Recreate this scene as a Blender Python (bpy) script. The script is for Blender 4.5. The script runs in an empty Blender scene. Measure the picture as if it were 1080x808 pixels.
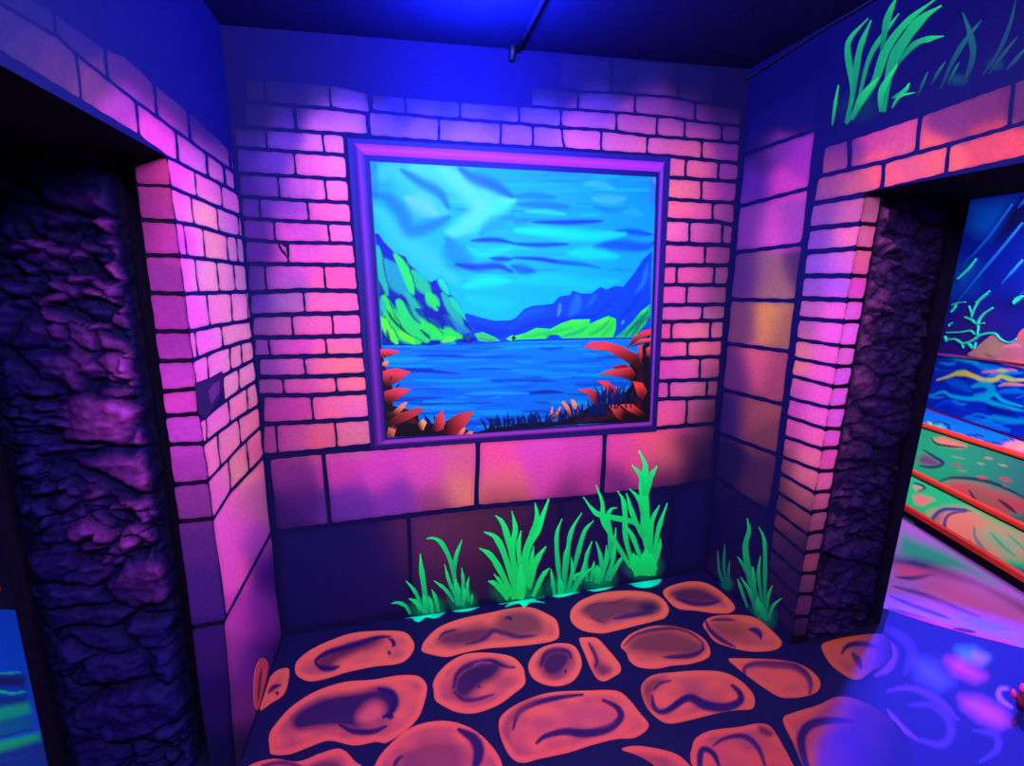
# A corner of a blacklight mini golf hall: painted brick alcove with a lake mural,
# two doorways with rubble stone reveals and the neighbouring painted rooms.
import bpy, math, random
import numpy as np
from mathutils import Vector, noise
from mathutils.geometry import delaunay_2d_cdt

random.seed(7); rng = np.random.RandomState(11)
sc = bpy.context.scene
col = sc.collection

# ------------------------------------------------------------------ camera (solved from the photograph)
CAM = np.array([0.5397, -2.2058, 1.6]); YAW, PITCH, ROLL, FPX = 0.24384, 0.19564, 0.00308, 519.65
cy, sy, cp, sp, cr, sr = math.cos(YAW), math.sin(YAW), math.cos(PITCH), math.sin(PITCH), math.cos(ROLL), math.sin(ROLL)
FWD = np.array([sy*cp, cy*cp, -sp]); RT0 = np.array([cy, -sy, 0.0]); UP0 = np.cross(RT0, FWD)
RT = RT0*cr + UP0*sr; UP = -RT0*sr + UP0*cr

# ------------------------------------------------------------------ planes of the place (point, normal into the room)
def nrm(v): v = np.array(v, float); return v/np.linalg.norm(v)
W = 2.2244
PLANES = {
 'back':  (np.array([0, 0, 0.]),        nrm([0, -1, 0])),
 'left':  (np.array([0, 0, 0.]),        nrm([1, -0.0229, 0.0037])),
 'right': (np.array([W, 0, 0.]),        nrm([-1, -0.032, 0.0018])),
 'rev_l': (np.array([0, -0.6150, 0.]),  nrm([0, -1, 0.0052])),
 'rev_r': (np.array([W, -0.6021, 0.]),  nrm([0, -1, -0.0343])),
 'floor': (np.array([0, 0, 0.]),        nrm([0, 0, 1])),
 'ceil':  (np.array([0, 0, 2.526]),     nrm([0.0317, 0, -1])),
}
_a = np.array([7.471, 2.613, 0]); _b = np.array([7.057, 1.366, 0]); _d = nrm(_b-_a)
PLANES['storm'] = (_a, nrm([_d[1], -_d[0], 0]) if _d[1] < 0 else nrm([-_d[1], _d[0], 0]))
FAR_DIR = _d
def world(plane, pts, off=0.0):
    """surface points of a plane of the room, seen in the photograph at pixel pts"""
    pts = np.asarray(pts, float).reshape(-1, 2)
    p0, n = PLANES[plane]
    d = RT*((pts[:, 0:1]-540)/FPX) + UP*((404-pts[:, 1:2])/FPX) + FWD
    t = ((p0-CAM) @ n)/(d @ n)
    return CAM + d*t[:, None] + n*off
def xl(y, z): return -0.0037*z + 0.0229*y
def xr(y, z): return W + 0.0018*z - 0.032*y
def yl(z): return -0.6150 + 0.0052*z
def yr(z): return -0.6021 - 0.0343*z
def zc(x): return 2.526 + 0.0317*x
def C(x0, y0, s, pts): return [(x0+x/s, y0+y/s) for x, y in pts]

# ------------------------------------------------------------------ materials
def lin(c):
    c = np.asarray(c, float)/255.0
    return np.where(c <= 0.04045, c/12.92, ((c+0.055)/1.055)**2.4)
def principled(name, rgb=(.5, .5, .5), rough=.6, spec=.2, metallic=0, grain=0.0, bump=0.0, scale=60, attr=False, alpha=False):
    m = bpy.data.materials.new(name); m.use_nodes = True
    nt = m.node_tree; b = nt.nodes['Principled BSDF']
    b.inputs['Roughness'].default_value = rough; b.inputs['Specular IOR Level'].default_value = spec
    b.inputs['Metallic'].default_value = metallic
    tc = nt.nodes.new('ShaderNodeTexCoord')
    nz = nt.nodes.new('ShaderNodeTexNoise'); nz.inputs['Scale'].default_value = scale; nz.inputs['Detail'].default_value = 6
    nt.links.new(tc.outputs['Object'], nz.inputs['Vector'])
    if attr:
        a = nt.nodes.new('ShaderNodeAttribute'); a.attribute_name = 'Col'; src = a.outputs['Color']
    else:
        r = nt.nodes.new('ShaderNodeRGB'); r.outputs[0].default_value = (*rgb, 1); src = r.outputs[0]
    if grain > 0:
        mr = nt.nodes.new('ShaderNodeMapRange'); mr.inputs[1].default_value = .3; mr.inputs[2].default_value = .7
        mr.inputs[3].default_value = 1-grain; mr.inputs[4].default_value = 1+grain
        nt.links.new(nz.outputs['Fac'], mr.inputs[0])
        vm = nt.nodes.new('ShaderNodeVectorMath'); vm.operation = 'SCALE'
        nt.links.new(src, vm.inputs[0]); nt.links.new(mr.outputs[0], vm.inputs['Scale'])
        src = vm.outputs[0]
    nt.links.new(src, b.inputs['Base Color'])
    if bump > 0:
        bp = nt.nodes.new('ShaderNodeBump'); bp.inputs['Strength'].default_value = bump; bp.inputs['Distance'].default_value = .004
        nt.links.new(nz.outputs['Fac'], bp.inputs['Height']); nt.links.new(bp.outputs[0], b.inputs['Normal'])
    if alpha: nt.links.new(a.outputs['Alpha'], b.inputs['Alpha'])
    return m
M_wall  = principled('matt_navy_wall_paint', tuple(lin((11, 6, 59))), .8, .1, grain=.12, bump=.25, scale=40)
M_floor = principled('navy_floor_paint', tuple(lin((14, 6, 54))), .7, .12, grain=.15, bump=.15, scale=30)
M_ceil  = principled('dark_ceiling', tuple(lin((24, 16, 56))), .85, .1, grain=.15, bump=.3, scale=35)
M_soff  = principled('dark_lintel_soffit', tuple(lin((34, 20, 46))), .9, .05, grain=.2, bump=.4, scale=50)
M_void  = principled('black_violet_mortar_shade', tuple(lin((17, 7, 40))), .9, .05, grain=.2, bump=.4, scale=50)  # reveal mortar and rubble gap, their shade put into the colour
M_paint = principled('fluorescent_wall_paint', rough=.7, spec=.12, grain=.09, bump=.3, scale=70, attr=True)
M_fine  = principled('fluorescent_mural_paint', rough=.6, spec=.12, grain=.03, bump=.05, scale=90, attr=True)
M_mist  = principled('sprayed_paint_mist', rough=.8, spec=.0, attr=True, alpha=True)
M_rock  = principled('rubble_stone', rough=.75, spec=.06, grain=.35, bump=.8, scale=45, attr=True)
M_rail  = principled('red_orange_rail', tuple(lin((238, 52, 50))), .45, .3, grain=.06, scale=20)
M_railk = principled('rail_shadow_black', tuple(lin((16, 8, 22))), .8, .1, grain=.2, scale=20)  # black under the rails: their shadow put into the board colour
M_metal = principled('grey_violet_conduit', tuple(lin((22, 17, 46))), .6, .2, grain=.15, scale=60)
M_dark  = principled('dark_fitting', tuple(lin((8, 5, 16))), .6, .3, grain=.2, scale=60)
M_coral = principled('dark_red_coral', tuple(lin((120, 14, 60))), .6, .3, grain=.3, bump=.5, scale=30)
M_tip   = principled('pink_coral_tip', tuple(lin((250, 50, 150))), .6, .3, grain=.1, bump=.2, scale=30)

# ------------------------------------------------------------------ mesh helpers
class MB:
    """collects geometry with a colour per vertex and links it as one mesh object"""
    def __init__(s): s.v = []; s.f = []; s.c = []; s.m = []; s.n = 0; s.layer = 0
    def add(s, v, f, c, m=0):
        v = np.asarray(v, float); k = len(v)
        c = np.asarray(c, float)
        if c.ndim == 1: c = np.tile(c, (k, 1))
        if c.shape[1] == 3: c = np.hstack([c, np.ones((k, 1))])
        s.v.append(v); s.c.append(c); s.f += [tuple(i+s.n for i in q) for q in f]; s.m += [m]*len(f); s.n += k
    def grid(s, P, Cc, m=0, skirt=None):
        ny, nx = P.shape[:2]
        idx = np.arange(ny*nx).reshape(ny, nx)
        f = [(idx[j, i], idx[j+1, i], idx[j+1, i+1], idx[j, i+1]) for j in range(ny-1) for i in range(nx-1)]
        v = P.reshape(-1, 3); c = Cc.reshape(-1, Cc.shape[-1])
        if skirt is not None:
            ring = list(idx[0, :]) + list(idx[1:, -1]) + list(idx[-1, -2::-1]) + list(idx[-2:0:-1, 0])
            base = len(v); v = np.vstack([v, v[ring]+skirt]); c = np.vstack([c, c[ring]])
            L = len(ring); f += [(ring[k], ring[(k+1) % L], base+(k+1) % L, base+k) for k in range(L)]
        s.add(v, f, c, m)
    def prism(s, a, b, m=0, c=(1, 1, 1)):
        """a, b: matching polygons (n,3), joined by sides"""
        n = len(a); v = np.vstack([a, b])
        f = [tuple(range(n)), tuple(range(2*n-1, n-1, -1))] + [(i, n+i, n+(i+1) % n, (i+1) % n) for i in range(n)]
        s.add(v, f, np.array(c, float), m)
    def build(s, name, mats, parent=None, smooth=False):
        me = bpy.data.meshes.new(name)
        v = np.vstack(s.v); me.from_pydata([tuple(x) for x in v], [], [tuple(int(i) for i in q) for q in s.f]); me.update()
        at = me.color_attributes.new('Col', 'FLOAT_COLOR', 'POINT')
        at.data.foreach_set('color', np.clip(np.vstack(s.c), 0, 1).astype(np.float32).ravel())
        mats = mats if isinstance(mats, (list, tuple)) else [mats]
        for q in mats: me.materials.append(q)
        me.polygons.foreach_set('material_index', s.m)
        if smooth: me.polygons.foreach_set('use_smooth', [True]*len(me.polygons))
        o = bpy.data.objects.new(name, me); col.objects.link(o)
        if parent is not None: o.parent = parent; o.matrix_parent_inverse = parent.matrix_world.inverted()
        return o
def recentre(o):
    """object origin to the middle of its own mesh"""
    me = o.data; n = len(me.vertices); a = np.zeros(n*3); me.vertices.foreach_get('co', a); a = a.reshape(-1, 3)
    c = (a.min(0)+a.max(0))/2; me.vertices.foreach_set('co', (a-c).ravel()); me.update(); o.location = tuple(c)
def empty(name, loc, label, cat, group=None):
    o = bpy.data.objects.new(name, None); col.objects.link(o); o.location = tuple(loc); o.empty_display_size = .05
    tag(o, label, cat, group); bpy.context.view_layer.update(); return o
def tag(o, label=None, cat=None, group=None, kind=None):
    if label: o['label'] = label
    if cat: o['category'] = cat
    if group: o['group'] = group
    if kind: o['kind'] = kind
    return o

def seg_dist(P, pts):
    """distance of points to a polyline, and the arc parameter 0..1 of the nearest point"""
    pts = np.asarray(pts, float); best = np.full(len(P), 1e9); par = np.zeros(len(P))
    L = np.linalg.norm(np.diff(pts, axis=0), axis=1); tot = max(L.sum(), 1e-9); acc = 0
    for i in range(len(pts)-1):
        a, b = pts[i], pts[i+1]; d = b-a; t = np.clip(((P-a) @ d)/max(d @ d, 1e-9), 0, 1)
        q = np.linalg.norm(P-(a+t[:, None]*d), axis=1); m = q < best
        best[m] = q[m]; par[m] = (acc+t[m]*L[i])/tot; acc += L[i]
    return best, par
def inside(P, poly):
    poly = np.asarray(poly, float); r = np.zeros(len(P), bool); n = len(poly)
    x, y = P[:, 0], P[:, 1]
    for i in range(n):
        x1, y1 = poly[i]; x2, y2 = poly[(i+1) % n]
        c = ((y1 > y) != (y2 > y)); 
        with np.errstate(divide='ignore', invalid='ignore'): r ^= c & (x < (x2-x1)*(y-y1)/(y2-y1+1e-12)+x1)
    return r
def soft_poly(P, poly, soft):
    poly = np.asarray(poly, float); d, _ = seg_dist(P, np.vstack([poly, poly[:1]]))
    s = np.where(inside(P, poly), d, -d)
    return np.clip(s/soft*.5+.5, 0, 1)
def smooth(pts, n=6, closed=False):
    pts = [np.array(p, float) for p in pts]; out = []; k = len(pts)
    rngi = range(k if closed else k-1)
    for i in rngi:
        p1, p2 = pts[i], pts[(i+1) % k]
        p0 = pts[(i-1) % k] if closed or i > 0 else 2*p1-p2
        p3 = pts[(i+2) % k] if closed or i+2 < k else 2*p2-p1
        for j in range(n):
            t = j/n
            out.append(.5*((2*p1)+(-p0+p2)*t+(2*p0-5*p1+4*p2-p3)*t*t+(-p0+3*p1-3*p2+p3)*t**3))
    if not closed: out.append(pts[-1])
    return np.array(out)
def paint(P, base, strokes):
    """base colour function or rgb; strokes: ('s', polyline, half width, rgb, strength[, hard]) or ('p', polygon, softness, rgb, strength)"""
    Cc = base(P) if callable(base) else np.tile(lin(base), (len(P), 1))
    for st in strokes:
        if st[0] == 's':
            pl = smooth(st[1], 4) if len(st[1]) > 2 else np.array(st[1], float)
            d, t = seg_dist(P, pl); hard = st[5] if len(st) > 5 else 1.0
            w = st[2]*(1-.65*np.abs(2*t-1)**2)
            a = np.clip((w-d)/(w*.9)*hard+.0, 0, 1); a = a*a*(3-2*a)
        else: a = soft_poly(P, st[1], st[2])
        a = (a*st[4])[:, None]; Cc = Cc*(1-a)+lin(st[3])*a
    return Cc
def field(ctrl, sigma=16):
    X = np.array([[a, b] for a, b, _ in ctrl], float); K = np.array([lin(c) for _, _, c in ctrl])
    def fn(P):
        out = np.zeros((len(P), 3))
        for s in range(0, len(P), 4000):
            Q = P[s:s+4000]; d2 = ((Q[:, None]-X[None])**2).sum(-1)
            w = np.exp(-d2/(2*sigma**2)) + 1e-3/(d2/400+1)**2
            out[s:s+4000] = (w[:, :, None]*K[None]).sum(1)/w.sum(1)[:, None]
        return out
    return fn
def quad(mb, plane, corners, off, colour, step=3.0, m=0, skirt=True):
    """painted quadrilateral, corners tl tr br bl"""
    tl, tr, br, bl = [np.array(c, float) for c in corners]
    nx = max(2, int(max(np.linalg.norm(tr-tl), np.linalg.norm(br-bl))/step)+1); ny = max(2, int(max(np.linalg.norm(bl-tl), np.linalg.norm(br-tr))/step)+1)
    u = np.linspace(0, 1, nx)[None, :, None]; v = np.linspace(0, 1, ny)[:, None, None]
    G = (tl*(1-u)+tr*u)*(1-v)+(bl*(1-u)+br*u)*v
    P = G.reshape(-1, 2); Cc = colour(P) if callable(colour) else np.tile(lin(colour), (len(P), 1))
    mb.grid(world(plane, P, off).reshape(ny, nx, 3), Cc.reshape(ny, nx, -1), m, -PLANES[plane][1]*off*.9 if skirt else None)
def patch(mb, plane, poly, off, colour, step=3.0, m=0, skirt=True):
    """painted shape with a free outline"""
    poly = np.asarray(poly, float); lo, hi = poly.min(0), poly.max(0)
    gx, gy = np.meshgrid(np.arange(lo[0], hi[0], step), np.arange(lo[1], hi[1], step)); g = np.c_[gx.ravel(), gy.ravel()]
    g[:, 0] += (np.round((g[:, 1]-lo[1])/step) % 2)*step*.5
    g = g[inside(g, poly)]
    if len(g): g = g[seg_dist(g, np.vstack([poly, poly[:1]]))[0] > step*.45]
    allp = [Vector(p) for p in poly]+[Vector(p) for p in g]; n = len(poly)
    r = delaunay_2d_cdt(allp, [(i, (i+1) % n) for i in range(n)], [], 1, 1e-6)
    P = np.array([tuple(q) for q in r[0]]); F = [tuple(q) for q in r[2]]
    Cc = colour(P) if callable(colour) else np.tile(lin(colour), (len(P), 1))
    V = world(plane, P, off)
    if F:   # faces towards the room
        a, b, c = F[0][:3]
        if np.dot(np.cross(V[b]-V[a], V[c]-V[a]), PLANES[plane][1]) < 0: F = [q[::-1] for q in F]
    k = len(V)
    if skirt:
        edge = {}
        for q in F:
            for i in range(3):
                e = (q[i], q[(i+1) % 3]); edge[e] = 1
        bd = [e for e in edge if (e[1], e[0]) not in edge]
        ids = sorted({i for e in bd for i in e}); mp = {i: k+j for j, i in enumerate(ids)}
        V = np.vstack([V, V[ids]-PLANES[plane][1]*off*.9]); Cc = np.vstack([Cc, Cc[ids]])
        F = F+[(e[1], e[0], mp[e[0]], mp[e[1]]) for e in bd]
    mb.add(V, F, Cc, m)
def ribbon(mb, plane, pts, w, off, c0, c1, m=0, tip=.12, root=.75):
    """brush stroke: half width w (pixels), colour runs from root c0 to tip c1"""
    L = smooth(pts, 7); n = len(L); t = np.linspace(0, 1, n)
    T = np.gradient(L, axis=0); T /= np.linalg.norm(T, axis=1)[:, None]+1e-9; N = np.c_[-T[:, 1], T[:, 0]]
    wd = w*1.22*(root+(1-root)*np.minimum(1, t*3))*np.clip((1-t)/.4, tip, 1)**.75
    wd = wd*(1+.08*np.sin(t*17+pts[0][0]))
    a, b = np.array(lin(c0)), np.array(lin(c1)); Cc = a[None]*(1-t[:, None])+b[None]*t[:, None]
    G = np.stack([L+N*wd[:, None], L+N*wd[:, None]*.0, L-N*wd[:, None]], 1)
    mb.grid(world(plane, G.reshape(-1, 2), off).reshape(n, 3, 3), np.repeat((Cc)[:, None], 3, 1), m, -PLANES[plane][1]*off*.8)
def mist(mb, plane, cx_, cy_, rx, ry, off, rgb, strength, ang=0, m=0, n=15):
    """soft edged sprayed patch: paint that thins out to nothing"""
    u = np.linspace(-1, 1, n); X, Y = np.meshgrid(u, u); r = np.sqrt(X**2+Y**2)
    a = np.clip(1-r, 0, 1)**.9*strength
    ca, sa = math.cos(ang), math.sin(ang)
    P = np.c_[(cx_+rx*X*ca-ry*Y*sa).ravel(), (cy_+rx*X*sa+ry*Y*ca).ravel()]
    Cc = np.c_[np.tile(lin(rgb), (n*n, 1)), a.ravel()]
    mb.grid(world(plane, P, off).reshape(n, n, 3), Cc.reshape(n, n, 4), m)

# ------------------------------------------------------------------ brick courses
def yat(line, x):
    a = np.array(line, float); x = np.asarray(x, float)
    y = np.interp(x, a[:, 0], a[:, 1])
    s0 = (a[1, 1]-a[0, 1])/(a[1, 0]-a[0, 0]); s1 = (a[-1, 1]-a[-2, 1])/(a[-1, 0]-a[-2, 0])
    y = np.where(x < a[0, 0], a[0, 1]+(x-a[0, 0])*s0, y); return np.where(x > a[-1, 0], a[-1, 1]+(x-a[-1, 0])*s1, y)
def course(mb, plane, top, bot, joints, colour, h=1.85, g=1.15, step=4.0, off=.0012, m=0, tint=.07, wob=.3):
    """bricks between two mortar lines; joints = [(x at top, x at bottom), ...]"""
    for (a, b) in zip(joints[:-1], joints[1:]):
        at, ab = a[0], a[1]; bt, bb = b[0], b[1]
        nx = max(4, int(abs(bt-at)/step)+2); ny = max(4, int(abs(yat(bot, (ab+bb)/2)-yat(top, (at+bt)/2))/step)+2)
        u = np.linspace(0, 1, nx)[None, :]; v = np.linspace(0, 1, ny)[:, None]
        x = (at+g+(ab-at)*v)*(1-u)+(bt-g+(bb-bt)*v)*u
        s1, s2, s3, s4 = rng.rand(4)*50
        x = x+wob*(np.sin(v*7+s1)*(1-u)+np.sin(v*6+s2)*u)
        y = (yat(top, x)+h)*(1-v)+(yat(bot, x)-h)*v + wob*(np.sin(x*.35+s3)*(1-v)+np.sin(x*.3+s4)*v)
        # rounded corners
        rc = min(.9, abs(bt-at)*.08)
        for (jj, ii, dx, dy) in ((0, 0, 1, 1), (0, -1, -1, 1), (-1, 0, 1, -1), (-1, -1, -1, -1)):
            x[jj, ii] += dx*rc*.55; y[jj, ii] += dy*rc*.55
        P = np.c_[x.ravel(), y.ravel()]; Cc = colour(P)
        Cc = Cc*(1+tint*(rng.rand(3)-.5)*2)
        # brushed edges
        e = np.minimum(np.minimum(u, 1-u)*abs(bt-at), np.minimum(v, 1-v)*abs(yat(bot, ab)-yat(top, at)))
        k = np.clip(.80+.2*e/4.0, 0, 1).ravel()[:, None]
        mb.grid(world(plane, P, off).reshape(ny, nx, 3), (Cc*k).reshape(ny, nx, 3), m, -PLANES[plane][1]*off)

# ================================================================== COLOUR FIELDS OF THE SPRAYED PAINT
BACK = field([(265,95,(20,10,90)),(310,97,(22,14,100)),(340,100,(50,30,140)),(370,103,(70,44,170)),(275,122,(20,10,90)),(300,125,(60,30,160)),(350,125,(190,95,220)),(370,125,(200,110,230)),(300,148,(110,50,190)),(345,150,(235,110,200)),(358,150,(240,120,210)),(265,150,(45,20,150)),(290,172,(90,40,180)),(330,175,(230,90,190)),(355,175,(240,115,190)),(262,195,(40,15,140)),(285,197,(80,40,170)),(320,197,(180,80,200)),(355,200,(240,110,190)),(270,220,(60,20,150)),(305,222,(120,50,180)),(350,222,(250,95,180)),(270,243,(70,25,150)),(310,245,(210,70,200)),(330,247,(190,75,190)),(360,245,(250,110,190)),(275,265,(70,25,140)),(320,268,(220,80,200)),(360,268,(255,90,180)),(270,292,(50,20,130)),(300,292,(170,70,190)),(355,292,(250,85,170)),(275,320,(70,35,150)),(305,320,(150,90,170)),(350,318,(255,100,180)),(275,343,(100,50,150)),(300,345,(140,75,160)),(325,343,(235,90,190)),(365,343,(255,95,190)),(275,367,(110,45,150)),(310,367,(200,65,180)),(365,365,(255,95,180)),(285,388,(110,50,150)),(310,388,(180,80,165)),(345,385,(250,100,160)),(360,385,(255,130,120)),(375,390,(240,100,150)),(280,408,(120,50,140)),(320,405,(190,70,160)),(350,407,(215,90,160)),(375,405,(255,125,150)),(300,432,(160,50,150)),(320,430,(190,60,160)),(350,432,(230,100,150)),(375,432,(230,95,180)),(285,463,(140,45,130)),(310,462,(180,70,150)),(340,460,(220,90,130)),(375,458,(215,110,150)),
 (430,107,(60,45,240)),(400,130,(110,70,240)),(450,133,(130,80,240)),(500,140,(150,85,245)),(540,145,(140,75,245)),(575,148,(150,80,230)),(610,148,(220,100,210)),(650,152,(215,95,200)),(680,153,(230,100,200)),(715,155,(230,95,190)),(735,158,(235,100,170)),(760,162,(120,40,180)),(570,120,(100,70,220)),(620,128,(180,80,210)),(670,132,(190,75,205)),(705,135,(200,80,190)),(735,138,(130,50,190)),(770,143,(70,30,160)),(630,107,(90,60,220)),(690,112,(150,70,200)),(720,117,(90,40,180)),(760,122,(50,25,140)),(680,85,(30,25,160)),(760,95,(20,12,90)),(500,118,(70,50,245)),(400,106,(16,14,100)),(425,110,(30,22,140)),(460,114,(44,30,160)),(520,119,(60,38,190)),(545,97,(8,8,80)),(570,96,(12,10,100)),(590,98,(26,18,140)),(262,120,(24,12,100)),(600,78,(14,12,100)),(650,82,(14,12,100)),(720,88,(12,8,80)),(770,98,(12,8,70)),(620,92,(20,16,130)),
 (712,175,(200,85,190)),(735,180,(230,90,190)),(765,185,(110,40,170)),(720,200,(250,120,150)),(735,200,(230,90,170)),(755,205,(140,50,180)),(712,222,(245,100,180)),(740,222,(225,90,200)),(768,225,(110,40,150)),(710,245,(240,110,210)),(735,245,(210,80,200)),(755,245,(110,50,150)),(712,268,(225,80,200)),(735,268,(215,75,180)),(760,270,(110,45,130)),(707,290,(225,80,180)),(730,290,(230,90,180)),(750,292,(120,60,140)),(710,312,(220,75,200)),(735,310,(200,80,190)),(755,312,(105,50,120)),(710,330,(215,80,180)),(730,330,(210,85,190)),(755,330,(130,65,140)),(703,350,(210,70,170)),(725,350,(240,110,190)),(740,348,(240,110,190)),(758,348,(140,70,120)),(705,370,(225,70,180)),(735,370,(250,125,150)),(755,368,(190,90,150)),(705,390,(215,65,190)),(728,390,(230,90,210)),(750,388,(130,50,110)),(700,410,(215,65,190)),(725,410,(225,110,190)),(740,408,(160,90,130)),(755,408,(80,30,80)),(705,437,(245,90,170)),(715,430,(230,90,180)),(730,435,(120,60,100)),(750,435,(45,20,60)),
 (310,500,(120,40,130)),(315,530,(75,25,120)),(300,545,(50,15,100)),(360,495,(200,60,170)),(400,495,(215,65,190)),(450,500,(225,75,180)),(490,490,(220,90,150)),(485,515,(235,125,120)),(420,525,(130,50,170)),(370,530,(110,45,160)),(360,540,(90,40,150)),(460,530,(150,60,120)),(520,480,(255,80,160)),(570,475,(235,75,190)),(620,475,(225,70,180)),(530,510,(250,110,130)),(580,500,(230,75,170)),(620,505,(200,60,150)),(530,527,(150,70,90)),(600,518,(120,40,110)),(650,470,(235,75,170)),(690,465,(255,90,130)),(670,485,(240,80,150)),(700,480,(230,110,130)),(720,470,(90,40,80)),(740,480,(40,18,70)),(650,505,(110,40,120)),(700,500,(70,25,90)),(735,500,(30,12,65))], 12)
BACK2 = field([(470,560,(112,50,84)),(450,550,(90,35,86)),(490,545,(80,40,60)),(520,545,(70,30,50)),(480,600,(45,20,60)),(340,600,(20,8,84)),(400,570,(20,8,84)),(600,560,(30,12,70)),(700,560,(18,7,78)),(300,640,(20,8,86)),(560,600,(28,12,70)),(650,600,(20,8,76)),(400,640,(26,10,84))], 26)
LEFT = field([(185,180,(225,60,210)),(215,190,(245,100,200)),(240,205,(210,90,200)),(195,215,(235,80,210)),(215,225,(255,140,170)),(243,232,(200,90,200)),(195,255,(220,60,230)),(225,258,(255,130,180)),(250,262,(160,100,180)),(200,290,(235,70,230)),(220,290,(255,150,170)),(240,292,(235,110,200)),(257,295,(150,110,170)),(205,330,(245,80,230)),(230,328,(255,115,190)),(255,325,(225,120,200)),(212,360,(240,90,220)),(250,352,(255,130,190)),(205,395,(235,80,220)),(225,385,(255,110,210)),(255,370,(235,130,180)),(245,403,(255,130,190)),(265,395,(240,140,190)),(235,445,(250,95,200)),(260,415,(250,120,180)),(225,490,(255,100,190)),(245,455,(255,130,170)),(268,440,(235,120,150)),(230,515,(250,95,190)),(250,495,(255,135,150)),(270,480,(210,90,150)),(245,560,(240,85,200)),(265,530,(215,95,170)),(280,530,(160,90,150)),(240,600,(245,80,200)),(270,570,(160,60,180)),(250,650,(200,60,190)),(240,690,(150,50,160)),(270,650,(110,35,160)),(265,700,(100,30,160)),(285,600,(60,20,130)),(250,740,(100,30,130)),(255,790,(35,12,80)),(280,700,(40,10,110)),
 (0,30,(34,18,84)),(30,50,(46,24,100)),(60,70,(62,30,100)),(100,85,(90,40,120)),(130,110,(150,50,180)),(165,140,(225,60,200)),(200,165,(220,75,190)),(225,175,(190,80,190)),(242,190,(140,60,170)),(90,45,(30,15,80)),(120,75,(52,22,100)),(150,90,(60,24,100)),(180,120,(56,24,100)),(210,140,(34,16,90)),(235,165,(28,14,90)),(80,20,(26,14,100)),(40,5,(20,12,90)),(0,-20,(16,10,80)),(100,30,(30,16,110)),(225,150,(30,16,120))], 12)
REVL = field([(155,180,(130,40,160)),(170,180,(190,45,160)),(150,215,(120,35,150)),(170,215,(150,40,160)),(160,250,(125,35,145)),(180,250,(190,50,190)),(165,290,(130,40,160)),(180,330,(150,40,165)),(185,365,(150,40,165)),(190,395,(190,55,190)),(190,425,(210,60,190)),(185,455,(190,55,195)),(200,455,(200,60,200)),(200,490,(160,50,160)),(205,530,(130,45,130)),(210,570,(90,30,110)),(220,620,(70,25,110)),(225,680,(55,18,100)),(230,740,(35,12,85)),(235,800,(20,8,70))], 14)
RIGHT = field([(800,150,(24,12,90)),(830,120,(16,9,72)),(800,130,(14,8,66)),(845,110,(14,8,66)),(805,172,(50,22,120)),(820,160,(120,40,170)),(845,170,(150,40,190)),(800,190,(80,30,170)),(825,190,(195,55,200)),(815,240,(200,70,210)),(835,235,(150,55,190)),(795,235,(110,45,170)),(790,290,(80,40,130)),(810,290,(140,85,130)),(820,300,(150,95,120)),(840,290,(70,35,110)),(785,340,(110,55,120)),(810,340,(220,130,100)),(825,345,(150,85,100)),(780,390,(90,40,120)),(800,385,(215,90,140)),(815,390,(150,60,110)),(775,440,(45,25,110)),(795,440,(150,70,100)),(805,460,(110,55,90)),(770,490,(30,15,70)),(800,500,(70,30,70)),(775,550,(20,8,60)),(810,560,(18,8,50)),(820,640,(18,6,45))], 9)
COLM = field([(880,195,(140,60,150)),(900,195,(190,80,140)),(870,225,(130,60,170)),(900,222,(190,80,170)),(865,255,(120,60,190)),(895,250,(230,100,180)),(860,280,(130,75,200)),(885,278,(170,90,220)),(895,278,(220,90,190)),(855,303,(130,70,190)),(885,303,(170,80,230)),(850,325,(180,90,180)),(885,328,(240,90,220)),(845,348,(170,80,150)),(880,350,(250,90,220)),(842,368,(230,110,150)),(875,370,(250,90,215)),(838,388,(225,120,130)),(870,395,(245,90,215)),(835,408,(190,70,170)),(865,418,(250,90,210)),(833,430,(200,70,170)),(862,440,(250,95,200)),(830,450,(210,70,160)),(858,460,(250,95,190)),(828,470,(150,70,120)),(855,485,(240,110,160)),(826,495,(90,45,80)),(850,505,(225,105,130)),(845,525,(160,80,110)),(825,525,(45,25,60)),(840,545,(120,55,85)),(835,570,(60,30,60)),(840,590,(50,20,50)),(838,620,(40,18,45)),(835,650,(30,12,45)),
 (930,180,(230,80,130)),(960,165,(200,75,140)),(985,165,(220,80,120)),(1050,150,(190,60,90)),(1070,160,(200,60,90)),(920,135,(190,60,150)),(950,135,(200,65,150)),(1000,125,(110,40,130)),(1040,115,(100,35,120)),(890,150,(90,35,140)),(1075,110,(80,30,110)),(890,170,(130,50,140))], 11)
REVR = field([(915,220,(150,70,130)),(918,240,(190,80,160)),(908,250,(200,90,170)),(912,275,(210,80,150)),(905,300,(215,60,200)),(900,330,(225,80,220)),(897,352,(230,90,235)),(892,375,(225,85,210)),(888,397,(230,85,215)),(882,420,(230,85,210)),(878,440,(230,85,205)),(875,460,(235,80,190)),(872,485,(235,75,160)),(868,508,(230,95,140)),(864,530,(190,80,110)),(860,550,(150,65,95)),(857,572,(120,55,90)),(853,592,(150,60,80)),(848,615,(100,45,75)),(845,640,(90,38,75)),(843,665,(45,18,60))], 10)
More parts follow.
